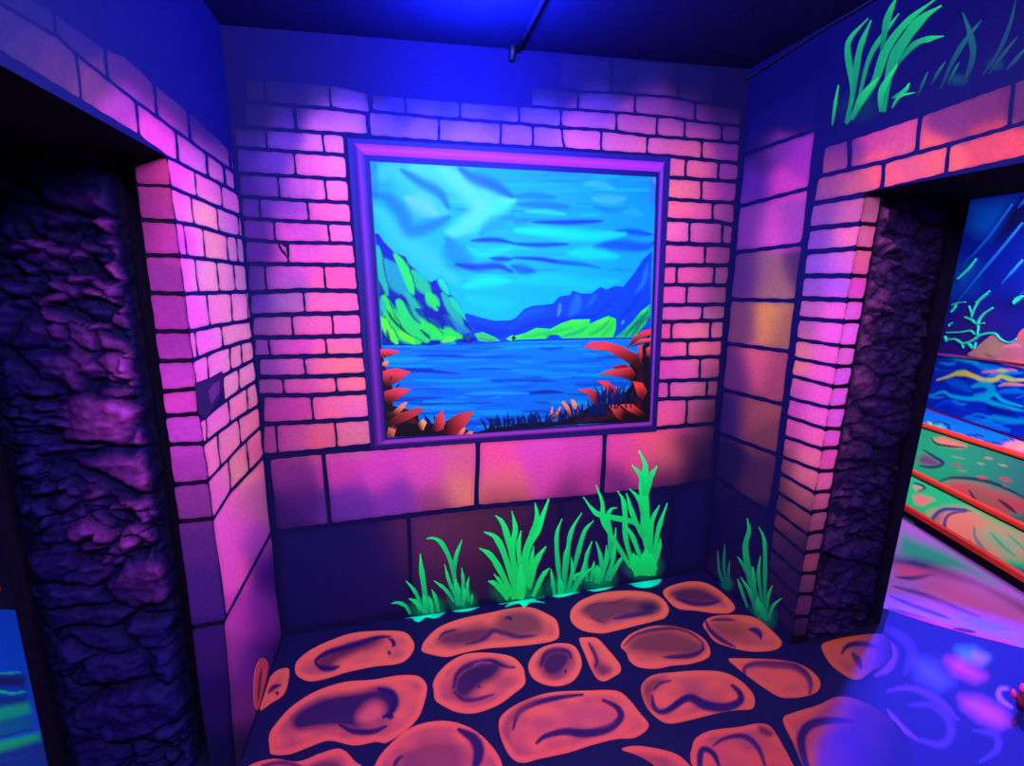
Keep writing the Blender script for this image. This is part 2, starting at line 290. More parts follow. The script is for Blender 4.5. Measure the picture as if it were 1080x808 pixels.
# paint pigment strength per surface (reflectance of the brightest paint)
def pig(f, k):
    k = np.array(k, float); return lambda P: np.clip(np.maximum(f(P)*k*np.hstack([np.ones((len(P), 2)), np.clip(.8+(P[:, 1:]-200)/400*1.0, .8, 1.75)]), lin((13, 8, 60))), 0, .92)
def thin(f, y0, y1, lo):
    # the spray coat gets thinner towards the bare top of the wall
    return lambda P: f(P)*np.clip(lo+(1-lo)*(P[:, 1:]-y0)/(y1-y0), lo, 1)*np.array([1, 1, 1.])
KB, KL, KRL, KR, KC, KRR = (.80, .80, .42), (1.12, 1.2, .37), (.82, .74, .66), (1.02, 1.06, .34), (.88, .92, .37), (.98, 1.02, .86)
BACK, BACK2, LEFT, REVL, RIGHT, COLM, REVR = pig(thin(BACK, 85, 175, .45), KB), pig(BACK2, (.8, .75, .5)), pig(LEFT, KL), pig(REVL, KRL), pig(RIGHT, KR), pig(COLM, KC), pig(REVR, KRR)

# ================================================================== WALL BACK
mb = MB()
def V3(*p): return np.array(p, float)
z0, ZT = -.02, 2.72
mb.prism(np.array([(-.02, 0, z0), (2.27, 0, z0), (2.27, 0, ZT), (-.02, 0, ZT)]), np.array([(-.02, .12, z0), (2.27, .12, z0), (2.27, .12, ZT), (-.02, .12, ZT)]), 0)
L = {
 -1:[(262,82),(300,85),(350,89),(388,97)], 0:[(262,107.5),(309,111.5),(350,114.7),(399.5,121)], 1:[(262,134.5),(309,138),(364.7,141.6)], 2:[(254,156),(309,160),(364.7,163.8)],
 3:[(250,182.8),(309,186),(366,189.5)], 4:[(254,207),(309,211),(369.5,214)], 5:[(254,230),(309,233.5),(369.5,235.8)], 6:[(255,252),(293,255.7),(371,256.8)],
 7:[(258.5,278),(301,278.5),(372.6,279.5)], 8:[(262,309),(320,306),(377,307)], 9:[(266.4,333),(325,331),(379,330)], 10:[(267,356),(325,355.5),(382,354)],
 11:[(268,377),(325,375.7),(383.7,374.8)], 12:[(271,398),(341,397),(385,395)], 13:[(272,417),(328,417),(387,413.7)], 14:[(276,447.5),(328,445),(388.4,441.5)],
 15:[(277.5,480.8),(339,475.3),(391.6,469.7)]}
FE = [(362,145), (391,468)]     # left end of the frame border
def fe(y): return 362+(y-145)*29/323
def ce(y): return 246.5+(y-160)*(277.5-246.5)/(480-160)+3     # corner of left and back walls
JJ = {1:[281,341],2:[311],3:[294,343.5],4:[274,325],5:[289.5,347],6:[303.6],7:[280,342.5],8:[321],9:[308.5,351],10:[284,344],11:[321.6],12:[299,354.7],13:[329.5],14:[292,354.4]}
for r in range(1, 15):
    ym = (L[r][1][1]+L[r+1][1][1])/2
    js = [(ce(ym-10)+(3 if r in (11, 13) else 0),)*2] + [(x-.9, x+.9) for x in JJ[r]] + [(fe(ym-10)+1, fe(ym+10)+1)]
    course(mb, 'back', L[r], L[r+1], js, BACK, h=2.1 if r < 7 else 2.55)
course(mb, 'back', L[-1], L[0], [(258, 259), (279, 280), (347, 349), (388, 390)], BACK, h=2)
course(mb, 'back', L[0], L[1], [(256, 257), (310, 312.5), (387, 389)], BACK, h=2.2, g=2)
# small broken chip in the seventh course
for k_, cp_ in enumerate(([(395,470),(418,520),(445,555),(470,590)], [(425,488),(450,500),(466,515)], [(466,478),(467,540),(470,612)])):
    ribbon(mb, 'back', C(230, 180, 6.312, cp_), 1.15, .0022+.0002*k_, (8, 4, 44), (8, 4, 44), tip=.5)
T2 = [(399,102),(491,107.5),(540,110.7),(592,114.7),(651,118.6),(710,124),(732,128),(781,133)]
T1 = [(540,88),(608,96.5),(648,98),(710,102.8),(732,107.5),(781,114)]
T3 = [(380,116),(459,124),(550,130.5),(592,134.5),(635,137),(682.6,143),(781,151)]
T4 = [(380,143.5),(459,149.5),(550,155),(587,157),(680,163.4),(704,164.6),(781,172.5)]
T0 = [(600,60),(648,62),(715,66),(790,78)]
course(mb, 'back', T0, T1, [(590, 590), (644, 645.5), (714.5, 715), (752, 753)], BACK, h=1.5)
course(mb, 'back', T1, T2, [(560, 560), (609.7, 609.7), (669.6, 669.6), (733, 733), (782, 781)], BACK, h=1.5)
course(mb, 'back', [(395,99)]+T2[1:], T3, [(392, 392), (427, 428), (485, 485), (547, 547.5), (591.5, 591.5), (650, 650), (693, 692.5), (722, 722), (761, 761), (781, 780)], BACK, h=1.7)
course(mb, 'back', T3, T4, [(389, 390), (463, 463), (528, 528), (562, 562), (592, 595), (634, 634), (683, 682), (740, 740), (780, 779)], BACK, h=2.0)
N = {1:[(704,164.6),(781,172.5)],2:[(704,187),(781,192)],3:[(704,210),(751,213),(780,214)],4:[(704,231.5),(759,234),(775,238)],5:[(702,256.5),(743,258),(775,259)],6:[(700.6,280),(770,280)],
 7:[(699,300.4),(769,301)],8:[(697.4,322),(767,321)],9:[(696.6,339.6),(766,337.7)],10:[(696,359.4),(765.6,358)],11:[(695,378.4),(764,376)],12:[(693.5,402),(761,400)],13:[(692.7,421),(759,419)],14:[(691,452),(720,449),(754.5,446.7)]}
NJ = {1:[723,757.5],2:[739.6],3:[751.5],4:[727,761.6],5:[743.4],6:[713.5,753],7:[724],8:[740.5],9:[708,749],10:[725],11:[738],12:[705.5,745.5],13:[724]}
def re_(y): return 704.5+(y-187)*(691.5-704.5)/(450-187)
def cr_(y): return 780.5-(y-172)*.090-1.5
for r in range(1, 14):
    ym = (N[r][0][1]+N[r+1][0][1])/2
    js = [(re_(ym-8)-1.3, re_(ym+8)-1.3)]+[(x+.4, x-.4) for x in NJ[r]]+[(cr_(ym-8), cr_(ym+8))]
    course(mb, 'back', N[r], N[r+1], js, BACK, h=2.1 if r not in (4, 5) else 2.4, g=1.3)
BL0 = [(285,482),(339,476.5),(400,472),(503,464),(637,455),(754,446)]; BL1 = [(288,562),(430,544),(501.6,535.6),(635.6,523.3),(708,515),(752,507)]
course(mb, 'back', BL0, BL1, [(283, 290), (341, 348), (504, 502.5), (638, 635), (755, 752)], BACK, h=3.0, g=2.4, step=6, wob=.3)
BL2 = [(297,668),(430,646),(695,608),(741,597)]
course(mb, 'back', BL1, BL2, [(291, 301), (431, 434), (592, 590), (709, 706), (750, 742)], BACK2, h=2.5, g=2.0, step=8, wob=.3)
wall_back = mb.build('wall_back', [M_wall]); 
for p in wall_back.data.polygons: pass
wall_back.data.materials.clear(); wall_back.data.materials.append(M_wall); wall_back.data.materials.append(M_paint)
mi = np.ones(len(wall_back.data.polygons), int); mi[:6] = 0
wall_back.data.polygons.foreach_set('material_index', mi)
tag(wall_back, 'alcove back wall painted with pink bricks and big stone blocks around the lake mural', kind='structure')

# ================================================================== WALL LEFT (pier, lintel, painted face and reveal)
ZL = 1.936
def slab(mb, ya, yb, za, zb, face, back, m=0):
    """part of a side wall between y and z limits; face(y,z) gives x of the room side"""
    a = np.array([(face(ya, za), ya, za), (face(yb, za), yb, za), (face(yb, zb), yb, zb), (face(ya, zb), ya, zb)])
    b = a.copy(); b[:, 0] = back; mb.prism(a, b, m)
mb = MB()
# pier: brick nib up to the reveal, rest set back for the rubble
a = np.array([(xl(0, z0), .12, z0), (xl(yl(z0), z0), yl(z0), z0), (-.103, yl(z0), z0), (-.103, yl(z0)+.10, z0), (-.54, yl(z0)+.10, z0), (-.54, yl(z0)+.03, z0), (-.578, yl(z0)+.03, z0), (-.578, .12, z0)])
b = np.array([(xl(0, ZT), .12, ZT), (xl(yl(ZT), ZT), yl(ZT), ZT), (-.103, yl(ZT), ZT), (-.103, yl(ZT)+.10, ZT), (-.54, yl(ZT)+.10, ZT), (-.54, yl(ZT)+.03, ZT), (-.578, yl(ZT)+.03, ZT), (-.578, .12, ZT)])
mb.prism(a, b, 3)
q = np.array([(xl(0, 0), 0, 0), (xl(yl(0), 0), yl(0), 0), (xl(yl(ZL), ZL), yl(ZL), ZL), (xl(0, ZL), 0, ZL)])+PLANES['left'][1]*.0008
mb.add(q, [(0, 1, 2, 3)], (1, 1, 1), 0)
a = np.array([(xl(yl(ZL), ZL), yl(ZL)+.06, ZL), (xl(-3.6, ZL), -3.6, ZL), (-.572, -3.6, ZL), (-.572, yl(ZL)+.06, ZL)])
b = a.copy(); b[:, 2] = ZT; a2 = a.copy(); b2 = b.copy()
b2[0, 0] = xl(yl(ZL), ZT); b2[1, 0] = xl(-3.6, ZT)
mb.prism(a2, b2, 2)          # lintel; soffit in the dark material, face overlaid below
# plain plaster skin on the lintel face so that it matches the wall
q = np.array([(xl(y, z), y, z) for y, z in ((.0, ZL), (-3.6, ZL), (-3.6, ZT), (.0, ZT))]) + PLANES['left'][1]*.001
mb.add(q, [(0, 1, 2, 3)], (1, 1, 1), 0)
K = [[(176.5,165.5),(249,202.5)],[(178.5,197),(253,228)],[(185.5,234),(215,240),(229,245),(255,251)],[(187.5,269.5),(229,275),(259,279)],[(194,310),(262,307.5)],[(199,349.5),(233,342.6),(266.6,337.6)],
 [(203,380),(235,367),(267.6,357.4)],[(205,410),(233,397),(268.6,379)],[(214,441.6),(241,420),(271.6,401)],[(213.4,468.7),(249,442),(274.6,427)],[(218,508),(255,468.7),(275,450)],[(224,548),(243,518),(276.7,482.6)],
 [(236,655),(285.5,563)]]
JE = lambda y: 176+.127*(y-168)       # pier corner
CE = lambda y: 246.5+(y-160)*.0969     # room corner
KJ = {0:[(205,207),(233,234)],1:[(201,204),(228,230.6),(251,252)],2:[(193,197),(213.5,216),(238.5,240.5),(249,251)],3:[(205,209),(228,231),(246,248)],4:[(217.5,221),(243,245),(260,262)],5:[(205,208),(233,235)],
 6:[(218,220),(242,243),(254,255)],7:[(235,236),(251,252.4)],8:[(217,218),(240.5,242.5),(260,261)],9:[(229,232),(251,254)],10:[(240.7,243),(259.5,262.5)],11:[],12:[]}
for r in range(12):
    top, bot = K[r], K[r+1]
    t0, t1 = JE(top[0][1]), JE(bot[0][1]); c0, c1 = CE(top[-1][1]), CE(bot[-1][1])
    js = [(t0, t1)]+KJ[r]+[(c0, c1)]
    if r == 7: js = js[1:]
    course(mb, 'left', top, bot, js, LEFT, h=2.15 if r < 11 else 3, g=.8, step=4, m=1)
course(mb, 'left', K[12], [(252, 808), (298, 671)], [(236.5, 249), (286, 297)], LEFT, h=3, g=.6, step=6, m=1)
# painted dark hole of a knocked-out brick, with its inner chip
patch(mb, 'left', [(205,404),(222,398),(234,391),(235,407),(231,420),(217,441),(209,437)], .0016, (42, 18, 66), 4, 1)
patch(mb, 'left', [(219,413),(224,406),(231,401),(230,415),(222,426)], .0024, (104, 36, 96), 4, 1)
LL0 = [(0,55),(145,143),(176,165.5),(249,202.5)]; LL1 = [(-60,-38),(0,4),(62,40),(80,57.5),(140,105),(215,160),(247.5,182.5)]; LL2 = [(-60,-60),(50,8),(110,50),(130,57.5),(162.5,87.5),(200,117.5),(240,155)]
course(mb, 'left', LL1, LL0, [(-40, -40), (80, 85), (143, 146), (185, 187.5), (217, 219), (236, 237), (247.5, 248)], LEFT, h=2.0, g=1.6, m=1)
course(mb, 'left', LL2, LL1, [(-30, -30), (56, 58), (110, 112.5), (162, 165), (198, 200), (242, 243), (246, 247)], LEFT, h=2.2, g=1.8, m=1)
# reveal bricks
RO = lambda y: 142.5+(y-176)*.1235     # outer edge of the reveal bricks
RLs = [[(142,176),(163.7,168),(176,166)],[(144,194.5),(176.5,195.5)],[(149,232),(183.5,233.6)],[(154,269.4),(187.5,269.7)],[(160,309),(194,310)],[(164.6,349.5),(199,349.5)],[(168.6,381),(203,380)],[(172.6,413),(205,410)],
 [(176.5,438.6),(205,436.6)],[(180,468.7),(213,467.7)],[(186.6,511),(218,508)],[(190.6,550),(223,547)],[(206,661),(236,656)],[(222,822),(255,815)]]
for r in range(13):
    top, bot = RLs[r], RLs[r+1]; yt, yb = top[0][1], bot[0][1]
    js = [(RO(yt), RO(yb)), (JE(top[-1][1])+.4, JE(bot[-1][1])+.4-(2 if r == 7 else 0))]
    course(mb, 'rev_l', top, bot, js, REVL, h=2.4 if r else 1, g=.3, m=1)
wall_left = mb.build('wall_left', [M_wall, M_paint, M_soff, M_void])
tag(wall_left, 'left wall of pink painted bricks with a doorway and stone lintel', kind='structure')

# ================================================================== WALL RIGHT
ZR = 1.938
mb = MB()
a = np.array([(xr(0, z0), .12, z0), (xr(yr(z0), z0), yr(z0), z0), (2.336, yr(z0), z0), (2.336, yr(z0)+.09, z0), (2.755, yr(z0)+.09, z0), (2.755, yr(z0)+.02, z0), (2.786, yr(z0)+.02, z0), (2.786, .12, z0)])
b = np.array([(xr(0, ZT), .12, ZT), (xr(yr(ZT), ZT), yr(ZT), ZT), (2.336, yr(ZT), ZT), (2.336, yr(ZT)+.09, ZT), (2.755, yr(ZT)+.09, ZT), (2.755, yr(ZT)+.02, ZT), (2.80, yr(ZT)+.02, ZT), (2.80, .12, ZT)])
mb.prism(a[::-1], b[::-1], 3)
q = np.array([(xr(0, 0), 0, 0), (xr(yr(0), 0), yr(0), 0), (xr(yr(ZR), ZR), yr(ZR), ZR), (xr(0, ZR), 0, ZR)])+PLANES['right'][1]*.0008
mb.add(q, [(3, 2, 1, 0)], (1, 1, 1), 0)
a = np.array([(xr(yr(ZR), ZR), yr(ZR)+.06, ZR), (xr(-3.6, ZR), -3.6, ZR), (2.80, -3.6, ZR), (2.80, yr(ZR)+.06, ZR)])
b = a.copy(); b[:, 2] = ZT; mb.prism(a[::-1], b[::-1], 2)
q = np.array([(xr(y, z), y, z) for y, z in ((.0, ZR), (-3.6, ZR), (-3.6, ZT), (.0, ZT))]) + PLANES['right'][1]*.001
mb.add(q, [(3, 2, 1, 0)], (1, 1, 1), 0)
CR = lambda y: 787.5-(y-100)*.0905+2   # room corner
BD = lambda y: 861.5-(y-150)*.1205     # vertical painted band
RB = [[(793,120),(848,90)],[(791,161),(848,141)],[(788,215.6),(848,200)],[(783,265.6),(846,257.6)],[(773.5,316),(840,317.4)],[(769,362.6),(826,370)],[(765.6,411.7),(819.5,425)],[(761,458),(818,479)],[(760,506),(783,523),(815,543)],[(748,604),(803,652)]]
for r in range(9):
    yt, yb = RB[r][0][1], RB[r+1][0][1]; yt2, yb2 = RB[r][-1][1], RB[r+1][-1][1]
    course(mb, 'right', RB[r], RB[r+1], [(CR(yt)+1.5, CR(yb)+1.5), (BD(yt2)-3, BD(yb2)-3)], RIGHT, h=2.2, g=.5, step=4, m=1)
JR = lambda y: 913.5-(y-200)*.1675 if y < 500 else 863.2-(y-500)*.166
CL = [[(866,186),(912,176)],[(857,214.7),(912,206)],[(856,241),(907,236)],[(853,266),(903,262)],[(849.5,291),(897,291)],[(844.5,314.6),(894,316.6)],[(842.5,336),(888,339.5)],[(839.5,357.7),(887,365)],[(836.5,377.5),(883,386.4)],[(833.5,396),(880,408)],
 [(832.5,420),(874,430)],[(829.6,439),(869,452)],[(825.6,459.7),(866,473.5)],[(827,482.5),(865,497)],[(824.5,500),(859,519.6)],[(821,519.6),(854,540.6)],[(821,541),(850.5,563)],[(820,560),(847,582.7)],[(818,583),(843,605)],[(818,606),(839.4,627.3)],[(816,628),(837,651)],[(815,648),(836,672)]]
for r in range(1, 21):
    yt, yb = CL[r][0][1], CL[r+1][0][1]; yt2, yb2 = CL[r][-1][1], CL[r+1][-1][1]
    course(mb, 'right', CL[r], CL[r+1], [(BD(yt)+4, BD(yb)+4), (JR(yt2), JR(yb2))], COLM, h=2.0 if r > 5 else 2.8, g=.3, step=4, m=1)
# lintel courses
R0 = [(862,190),(912,205),(999,184),(1080,172.7)]; 
Rm = [(865.7,186),(932.6,170.8),(1003,152),(1080,130),(1200,95)]; Rt = [(872,153),(900.7,144.6),(974,120),(1063.7,87.6),(1080,81.5),(1200,38)]; Re = [(857,214.7),(912,204.5),(999,184),(1080,166),(1200,138)]
course(mb, 'right', Rm, Re, [(862, 857), (932.6, 930.5), (1001, 998), (1100, 1098)], COLM, h=2.2, g=2.2, step=5, m=1)
course(mb, 'right', Rt, Rm, [(868, 865), (896.5, 896), (971, 967), (1069, 1065), (1150, 1146)], COLM, h=2.6, g=2.5, step=5, m=1)
# reveal bricks
RRo = [(930,206),(925,237),(921,263),(915,291),(913,316.6),(907,339),(903,365.6),(899,386),(895,407),(891,429),(888,452),(885,471.6),(879,496),(875,518),(871.6,538),(868,560.5),(866.6,581),(859.5,604),(856.7,626),(854,650),(852,672)]
for r in range(20):
    i = r+1
    top = [(CL[i][-1][0]-1, CL[i][-1][1]), RRo[r]]; bot = [(CL[i+1][-1][0]-1, CL[i+1][-1][1]), RRo[r+1]]
    ox = lambda y: 931-(y-206)*.171
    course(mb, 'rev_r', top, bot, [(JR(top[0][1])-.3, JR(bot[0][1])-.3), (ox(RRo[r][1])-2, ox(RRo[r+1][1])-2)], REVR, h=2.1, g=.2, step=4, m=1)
wall_right = mb.build('wall_right', [M_wall, M_paint, M_soff, M_void])
tag(wall_right, 'right wall of airbrushed blocks and pink bricks with a doorway', kind='structure')

# ------------------------------------------------------------------ rubble stone inside the two doorway reveals
def rubble(name, parent, x0, x1, zlo, zhi, yfn, depth, seed, colf, flip):
    dx = .0065; nx = int(abs(x1-x0)/dx)+1; nz = int((zhi-zlo)/dx)+1
    X = np.linspace(x0, x1, nx); Z = np.linspace(zlo, zhi, nz)
    P = np.zeros((nz, nx, 3)); H = np.zeros((nz, nx))
    for j, z in enumerate(Z):
        for i, x in enumerate(X):
            wv = noise.noise_vector(Vector((x*4+seed, z*4, seed)))*.05+noise.noise_vector(Vector((x*19+seed, z*19, seed)))*.016
            big = noise.noise(Vector((x*3.1+seed, z*2.6, 3.1)))
            k2 = min(1, max(0, big*5+.5))
            d, _p = noise.voronoi(Vector(((x+wv.x)*4.2, (z+wv.y)*9.5+.8*x, seed)))
            d2, _q = noise.voronoi(Vector(((x+wv.x)*15, (z+wv.y)*27+2*x, seed+5)))
            dome = min(1, (d[1]-d[0])*4.5)**.6; dome2 = min(1, (d2[1]-d2[0])*3.4)**.7
            tone = noise.noise(Vector(_p[0])*3.7); tone2 = noise.noise(Vector(_q[0])*3.1)
            f = noise.fractal(Vector((x*11+z*3, z*24, seed)), .8, 2.2, 6)
            f2 = noise.fractal(Vector((x*40, z*55, seed)), .9, 2.1, 3)
            A1 = .034*dome+.034*tone; A2 = .024*dome2+.034*tone2+.010*dome
            h = A1*(1-k2)+A2*k2+.008*f+.0035*f2+.008
            edge = min(1, i/12.0, max(0, nx-1-i-1.2-2.2*noise.noise(Vector((z*17, 3.3, 1)))-1.2*noise.noise(Vector((z*47, 5.3, 1))))/2.5) if x1 < 0 else min(1, i/4.0, (nx-1-i)/12.0)
            H[j, i] = h*edge
            P[j, i] = (x, yfn(z)+.05-(h*depth)*edge, z)
    mb = MB(); Cc = colf(P.reshape(-1, 3), H.ravel()).reshape(nz, nx, 3)
    Q = P if not flip else P[:, ::-1]; Cc = Cc if not flip else Cc[:, ::-1]
    mb.grid(Q[::-1], Cc[::-1])
    return mb.build(name, M_rock, parent, smooth=True)
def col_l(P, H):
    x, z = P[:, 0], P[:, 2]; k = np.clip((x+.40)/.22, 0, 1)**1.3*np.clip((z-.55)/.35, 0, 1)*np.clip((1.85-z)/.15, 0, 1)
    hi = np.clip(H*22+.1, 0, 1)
    base = np.outer(np.clip(.05+hi*.5, 0, .6), lin((30, 13, 112)))  # crevices darker than the tops: cavity shade put into the colour
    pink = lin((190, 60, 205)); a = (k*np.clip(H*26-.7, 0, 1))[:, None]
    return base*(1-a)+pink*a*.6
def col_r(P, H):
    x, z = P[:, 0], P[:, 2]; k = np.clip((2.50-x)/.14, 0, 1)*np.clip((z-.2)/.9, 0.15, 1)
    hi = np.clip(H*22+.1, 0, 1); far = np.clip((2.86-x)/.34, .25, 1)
    base = np.outer(np.clip(.08+hi*.6, 0, 1.0)*far, lin((40, 20, 92)))  # hollows between the stones darkened, shade carried by the colour
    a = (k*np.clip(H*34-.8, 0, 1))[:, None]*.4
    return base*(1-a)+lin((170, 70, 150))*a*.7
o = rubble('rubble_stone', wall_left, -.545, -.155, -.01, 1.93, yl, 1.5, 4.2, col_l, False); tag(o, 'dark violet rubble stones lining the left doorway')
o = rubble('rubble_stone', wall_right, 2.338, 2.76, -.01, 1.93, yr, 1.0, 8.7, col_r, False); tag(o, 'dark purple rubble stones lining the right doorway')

# ================================================================== FLOOR, CEILING, FAR ROOMS
mb = MB()
mb.prism(np.array([(-4, -3.8, -.1), (9, -3.8, -.1), (9, 5, -.1), (-4, 5, -.1)])[::-1], np.array([(-4, -3.8, 0), (9, -3.8, 0), (9, 5, 0), (-4, 5, 0.)])[::-1], 0)
floor_o = mb.build('floor', M_floor); tag(floor_o, 'dark navy painted floor', kind='structure')
mb = MB()
c4 = np.array([(x, y, zc(x)) for x, y in ((-4, -3.8), (9, -3.8), (9, 5), (-4, 5))]); c4b = c4.copy(); c4b[:, 2] += .1
mb.prism(c4, c4b, 0)
ceil_o = mb.build('ceiling', M_ceil); tag(ceil_o, 'dark unlit ceiling', kind='structure')
bpy.context.view_layer.update()
exec_later = []

# ================================================================== THE LAKE PICTURE
pic = empty('lake_mural', world('back', [(540, 465)], 0)[0], 'large painted lake and mountain picture in a purple frame on the back wall', 'mural')
# frame: outer dark border, purple moulding with a lighter ridge, inner dark line
OUT = [(366, 146), (707, 166), (692, 455), (391, 474)]
MO  = [(373, 151.5), (700.5, 171.5), (687.5, 449.5), (394.5, 470.5)]
MI  = [(384.5, 163.5), (694.5, 181.5), (684.5, 444.5), (407, 463.5)]
INN = [(390.5, 170.5), (691.5, 187), (683, 443.5), (408.5, 461.5)]
def ring(mb, A, B, off, cA, cB, cM=None, n=40):
    for k in range(4):
        a0, a1, b0, b1 = [np.array(q, float) for q in (A[k], A[(k+1) % 4], B[k], B[(k+1) % 4])]
        t = np.linspace(0, 1, n)[None, :, None]; s = np.linspace(0, 1, 5)[:, None, None]
        G = (a0*(1-t)+a1*t)*(1-s)+(b0*(1-t)+b1*t)*s
        side = k
        ca, cb, cm = [np.array([lin(c[side]) for _ in range(1)])[0] for c in (cA, cB, cM or cA)]
        prof = np.array([0, .35, 1, .35, 0])
        Cc = np.zeros((5, n, 3))
        for i in range(5):
            base = ca*(1-i/4)+cb*(i/4); Cc[i] = base*(1-prof[i])+cm*prof[i]
        off_i = off*(1+.8*prof*(1 if cM else 0))
        P = np.zeros((5, n, 3))
        for i in range(5): P[i] = world('back', G[i], off_i[i])
        mb.grid(P, Cc, 0, None)
        mb.grid(np.stack([world('back', G[0, ::-1], off), world('back', G[0, ::-1], 0.0)]), np.stack([Cc[0], Cc[0]]), 0)
mb = MB(); ring(mb, OUT, MO, .004, *[[(24, 14, 90)]*4]*2)
mb.build('dark_border', M_fine, pic)
mb = MB()
ring(mb, MO, MI, .0055, [(128,32,160),(50,20,90),(60,22,100),(26,12,80)], [(140,36,165),(40,16,80),(90,30,120),(36,14,84)], [(158,40,182),(130,50,170),(140,44,150),(104,34,136)])
mb.build('frame', M_fine, pic, smooth=True)
mb = MB(); ring(mb, MI, INN, .004, *[[(16, 10, 80)]*4]*2)
mb.build('inner_line', M_fine, pic)
# sky
P1 = lambda *p: C(370, 150, 5.05, p); P2 = lambda *p: C(540, 150, 5.05, p); P3 = lambda *p: C(370, 310, 4.753, p); P4 = lambda *p: C(540, 310, 4.753, p)
PW = lambda *p: C(340, 0, 2.693, p)
def sky_base(P):
    v = np.clip((P[:, 1]-175)/170, 0, 1)[:, None]; u = np.clip((P[:, 0]-400)/280, 0, 1)[:, None]
    a = lin((0, 165, 225)); b = lin((0, 208, 232)); c = lin((0, 125, 215))
    return (a*(1-v)+b*v)*(1-.35*u)+c*.35*u
lt, pl_, dk, md = (0, 245, 240), (110, 230, 220), (0, 50, 165), (0, 115, 210)
sky_s = [
 ('s', P1((120,190),(220,150),(330,220),(430,330),(500,380)), 20, (60,200,225), .8), ('s', P1((140,360),(230,470),(330,560),(450,660),(560,740)), 17, (50,205,230), .8),
 ('s', P1((330,130),(480,160),(600,240),(700,330),(760,370)), 20, (80,210,230), .85), ('s', P1((520,480),(640,430),(740,380),(860,310)), 15, (70,225,220), .8),
 ('s', P1((300,300),(380,340),(450,380)), 13, (120,205,200), .7), ('s', P1((480,140),(600,230),(690,340),(640,420),(540,500)), 12, (110,215,215), .55), ('s', P1((860,310),(780,300),(700,250)), 8, (100,225,215), .6),
 ('s', P1((270,150),(380,220),(470,270),(520,350)), 6, (0,110,215), .75), ('s', P1((120,280),(200,300),(270,380),(320,470),(440,440),(520,400)), 9, (0,120,220), .75),
 ('s', P1((580,140),(650,190),(760,230),(858,290)), 8, (0,95,205), .75), ('s', P1((130,120),(120,200),(130,300)), 6, (0,110,220), .5),
 ('s', P1((520,520),(560,600),(640,660)), 14, (0,120,220), .6), ('s', P1((640,525),(760,520),(858,535)), 3.2, dk, .85), ('s', P1((740,618),(800,622),(858,625)), 3.0, dk, .85), ('s', P1((560,650),(660,668),(780,660),(858,690)), 5, dk, .8),
 ('s', P1((690,490),(760,430),(858,400)), 9, (0,130,230), .6), ('s', P1((600,770),(720,740),(840,740)), 8, lt, .7),
 ('s', P2((0,290),(100,285),(230,295)), 4, md, .7), ('s', P2((30,330),(160,335),(300,345)), 4.5, md, .8), ('s', P2((70,370),(180,372),(285,385)), 3.5, (40,215,225), .8),
 ('s', P2((0,425),(100,420)), 3, md, .6), ('s', P2((110,425),(280,428),(480,420)), 3.2, dk, .85), ('s', P2((0,540),(130,548),(300,543)), 3.0, dk, .8), ('s', P2((0,615),(140,622),(260,640),(400,655)), 2.8, dk, .9), ('s', P2((240,635),(340,645),(470,670)), 2.6, md, .8),
 ('s', P2((550,475),(640,478),(745,492)), 4, dk, .75), ('s', P2((440,560),(560,548),(700,560),(750,540)), 7, (0,70,195), .75), ('s', P2((0,660),(60,680),(120,690)), 6, (0,70,190), .7),
 ('s', P2((380,225),(460,225),(540,245)), 5, (60,195,235), .7), ('s', P2((430,300),(520,310),(600,300)), 7, (70,200,235), .6), ('s', P2((560,350),(640,370),(690,390)), 6, (40,190,235), .5), ('s', P2((430,345),(520,360),(620,350)), 4, md, .5),
 ('s', P2((20,470),(200,480),(420,500),(600,490)), 8, lt, .7), ('s', P2((300,590),(420,590),(560,610)), 8, lt, .6), ('s', P2((0,740),(200,730),(400,760),(560,740)), 10, (0,215,240), .6), ('s', P2((740,200),(760,260),(750,330)), 5, (60,110,235), .7), ('s', P2((755,190),(765,230)), 3, (150,140,240), .6),
 ('s', PW((560,150+0),(700,180),(940,200)), 12, (0,190,245), .5),
 ('s', P1((860,560),(700,600),(620,560)), 5, lt, .4), ('s', P3((590,20),(700,60),(808,50)), 10, (0,215,240), .6), ('s', P3((620,60),(700,100),(790,110)), 6, (0,195,240), .5)]
def boost(L_):
    out = []
    for q in L_:
        if q[0] == 's' and q[3] in (dk, md) or (q[0] == 's' and q[3][1] < 125): out.append((q[0], q[1], q[2]*1.55, q[3], min(.95, q[4]+.1)))
        elif q[0] == 's': out.append((q[0], q[1], q[2]*1.35, q[3], q[4]))
        else: out.append(q)
    return out
r7 = np.random.RandomState(3)
wisps = []
for _ in range(60):
    x, y = r7.uniform(470, 690), r7.uniform(180, 300); w_ = r7.uniform(10, 40)
    wisps.append(('s', [(x-w_, y+r7.uniform(-1, 1)), (x, y), (x+w_, y+r7.uniform(-1, 1))], r7.uniform(1, 3.2), [(0, 90, 205), (0, 225, 240), (0, 140, 225), (30, 200, 235)][r7.randint(4)], r7.uniform(.2, .5)))
sky_s = wisps+boost(sky_s)
mb = MB()
quad(mb, 'back', [INN[0], INN[1], (685.8, 362), (402.6, 366)], .003, lambda P: paint(P, sky_base, sky_s)*np.array([.5, .62, .62]), 1.4)
mb.build('sky', M_fine, pic)
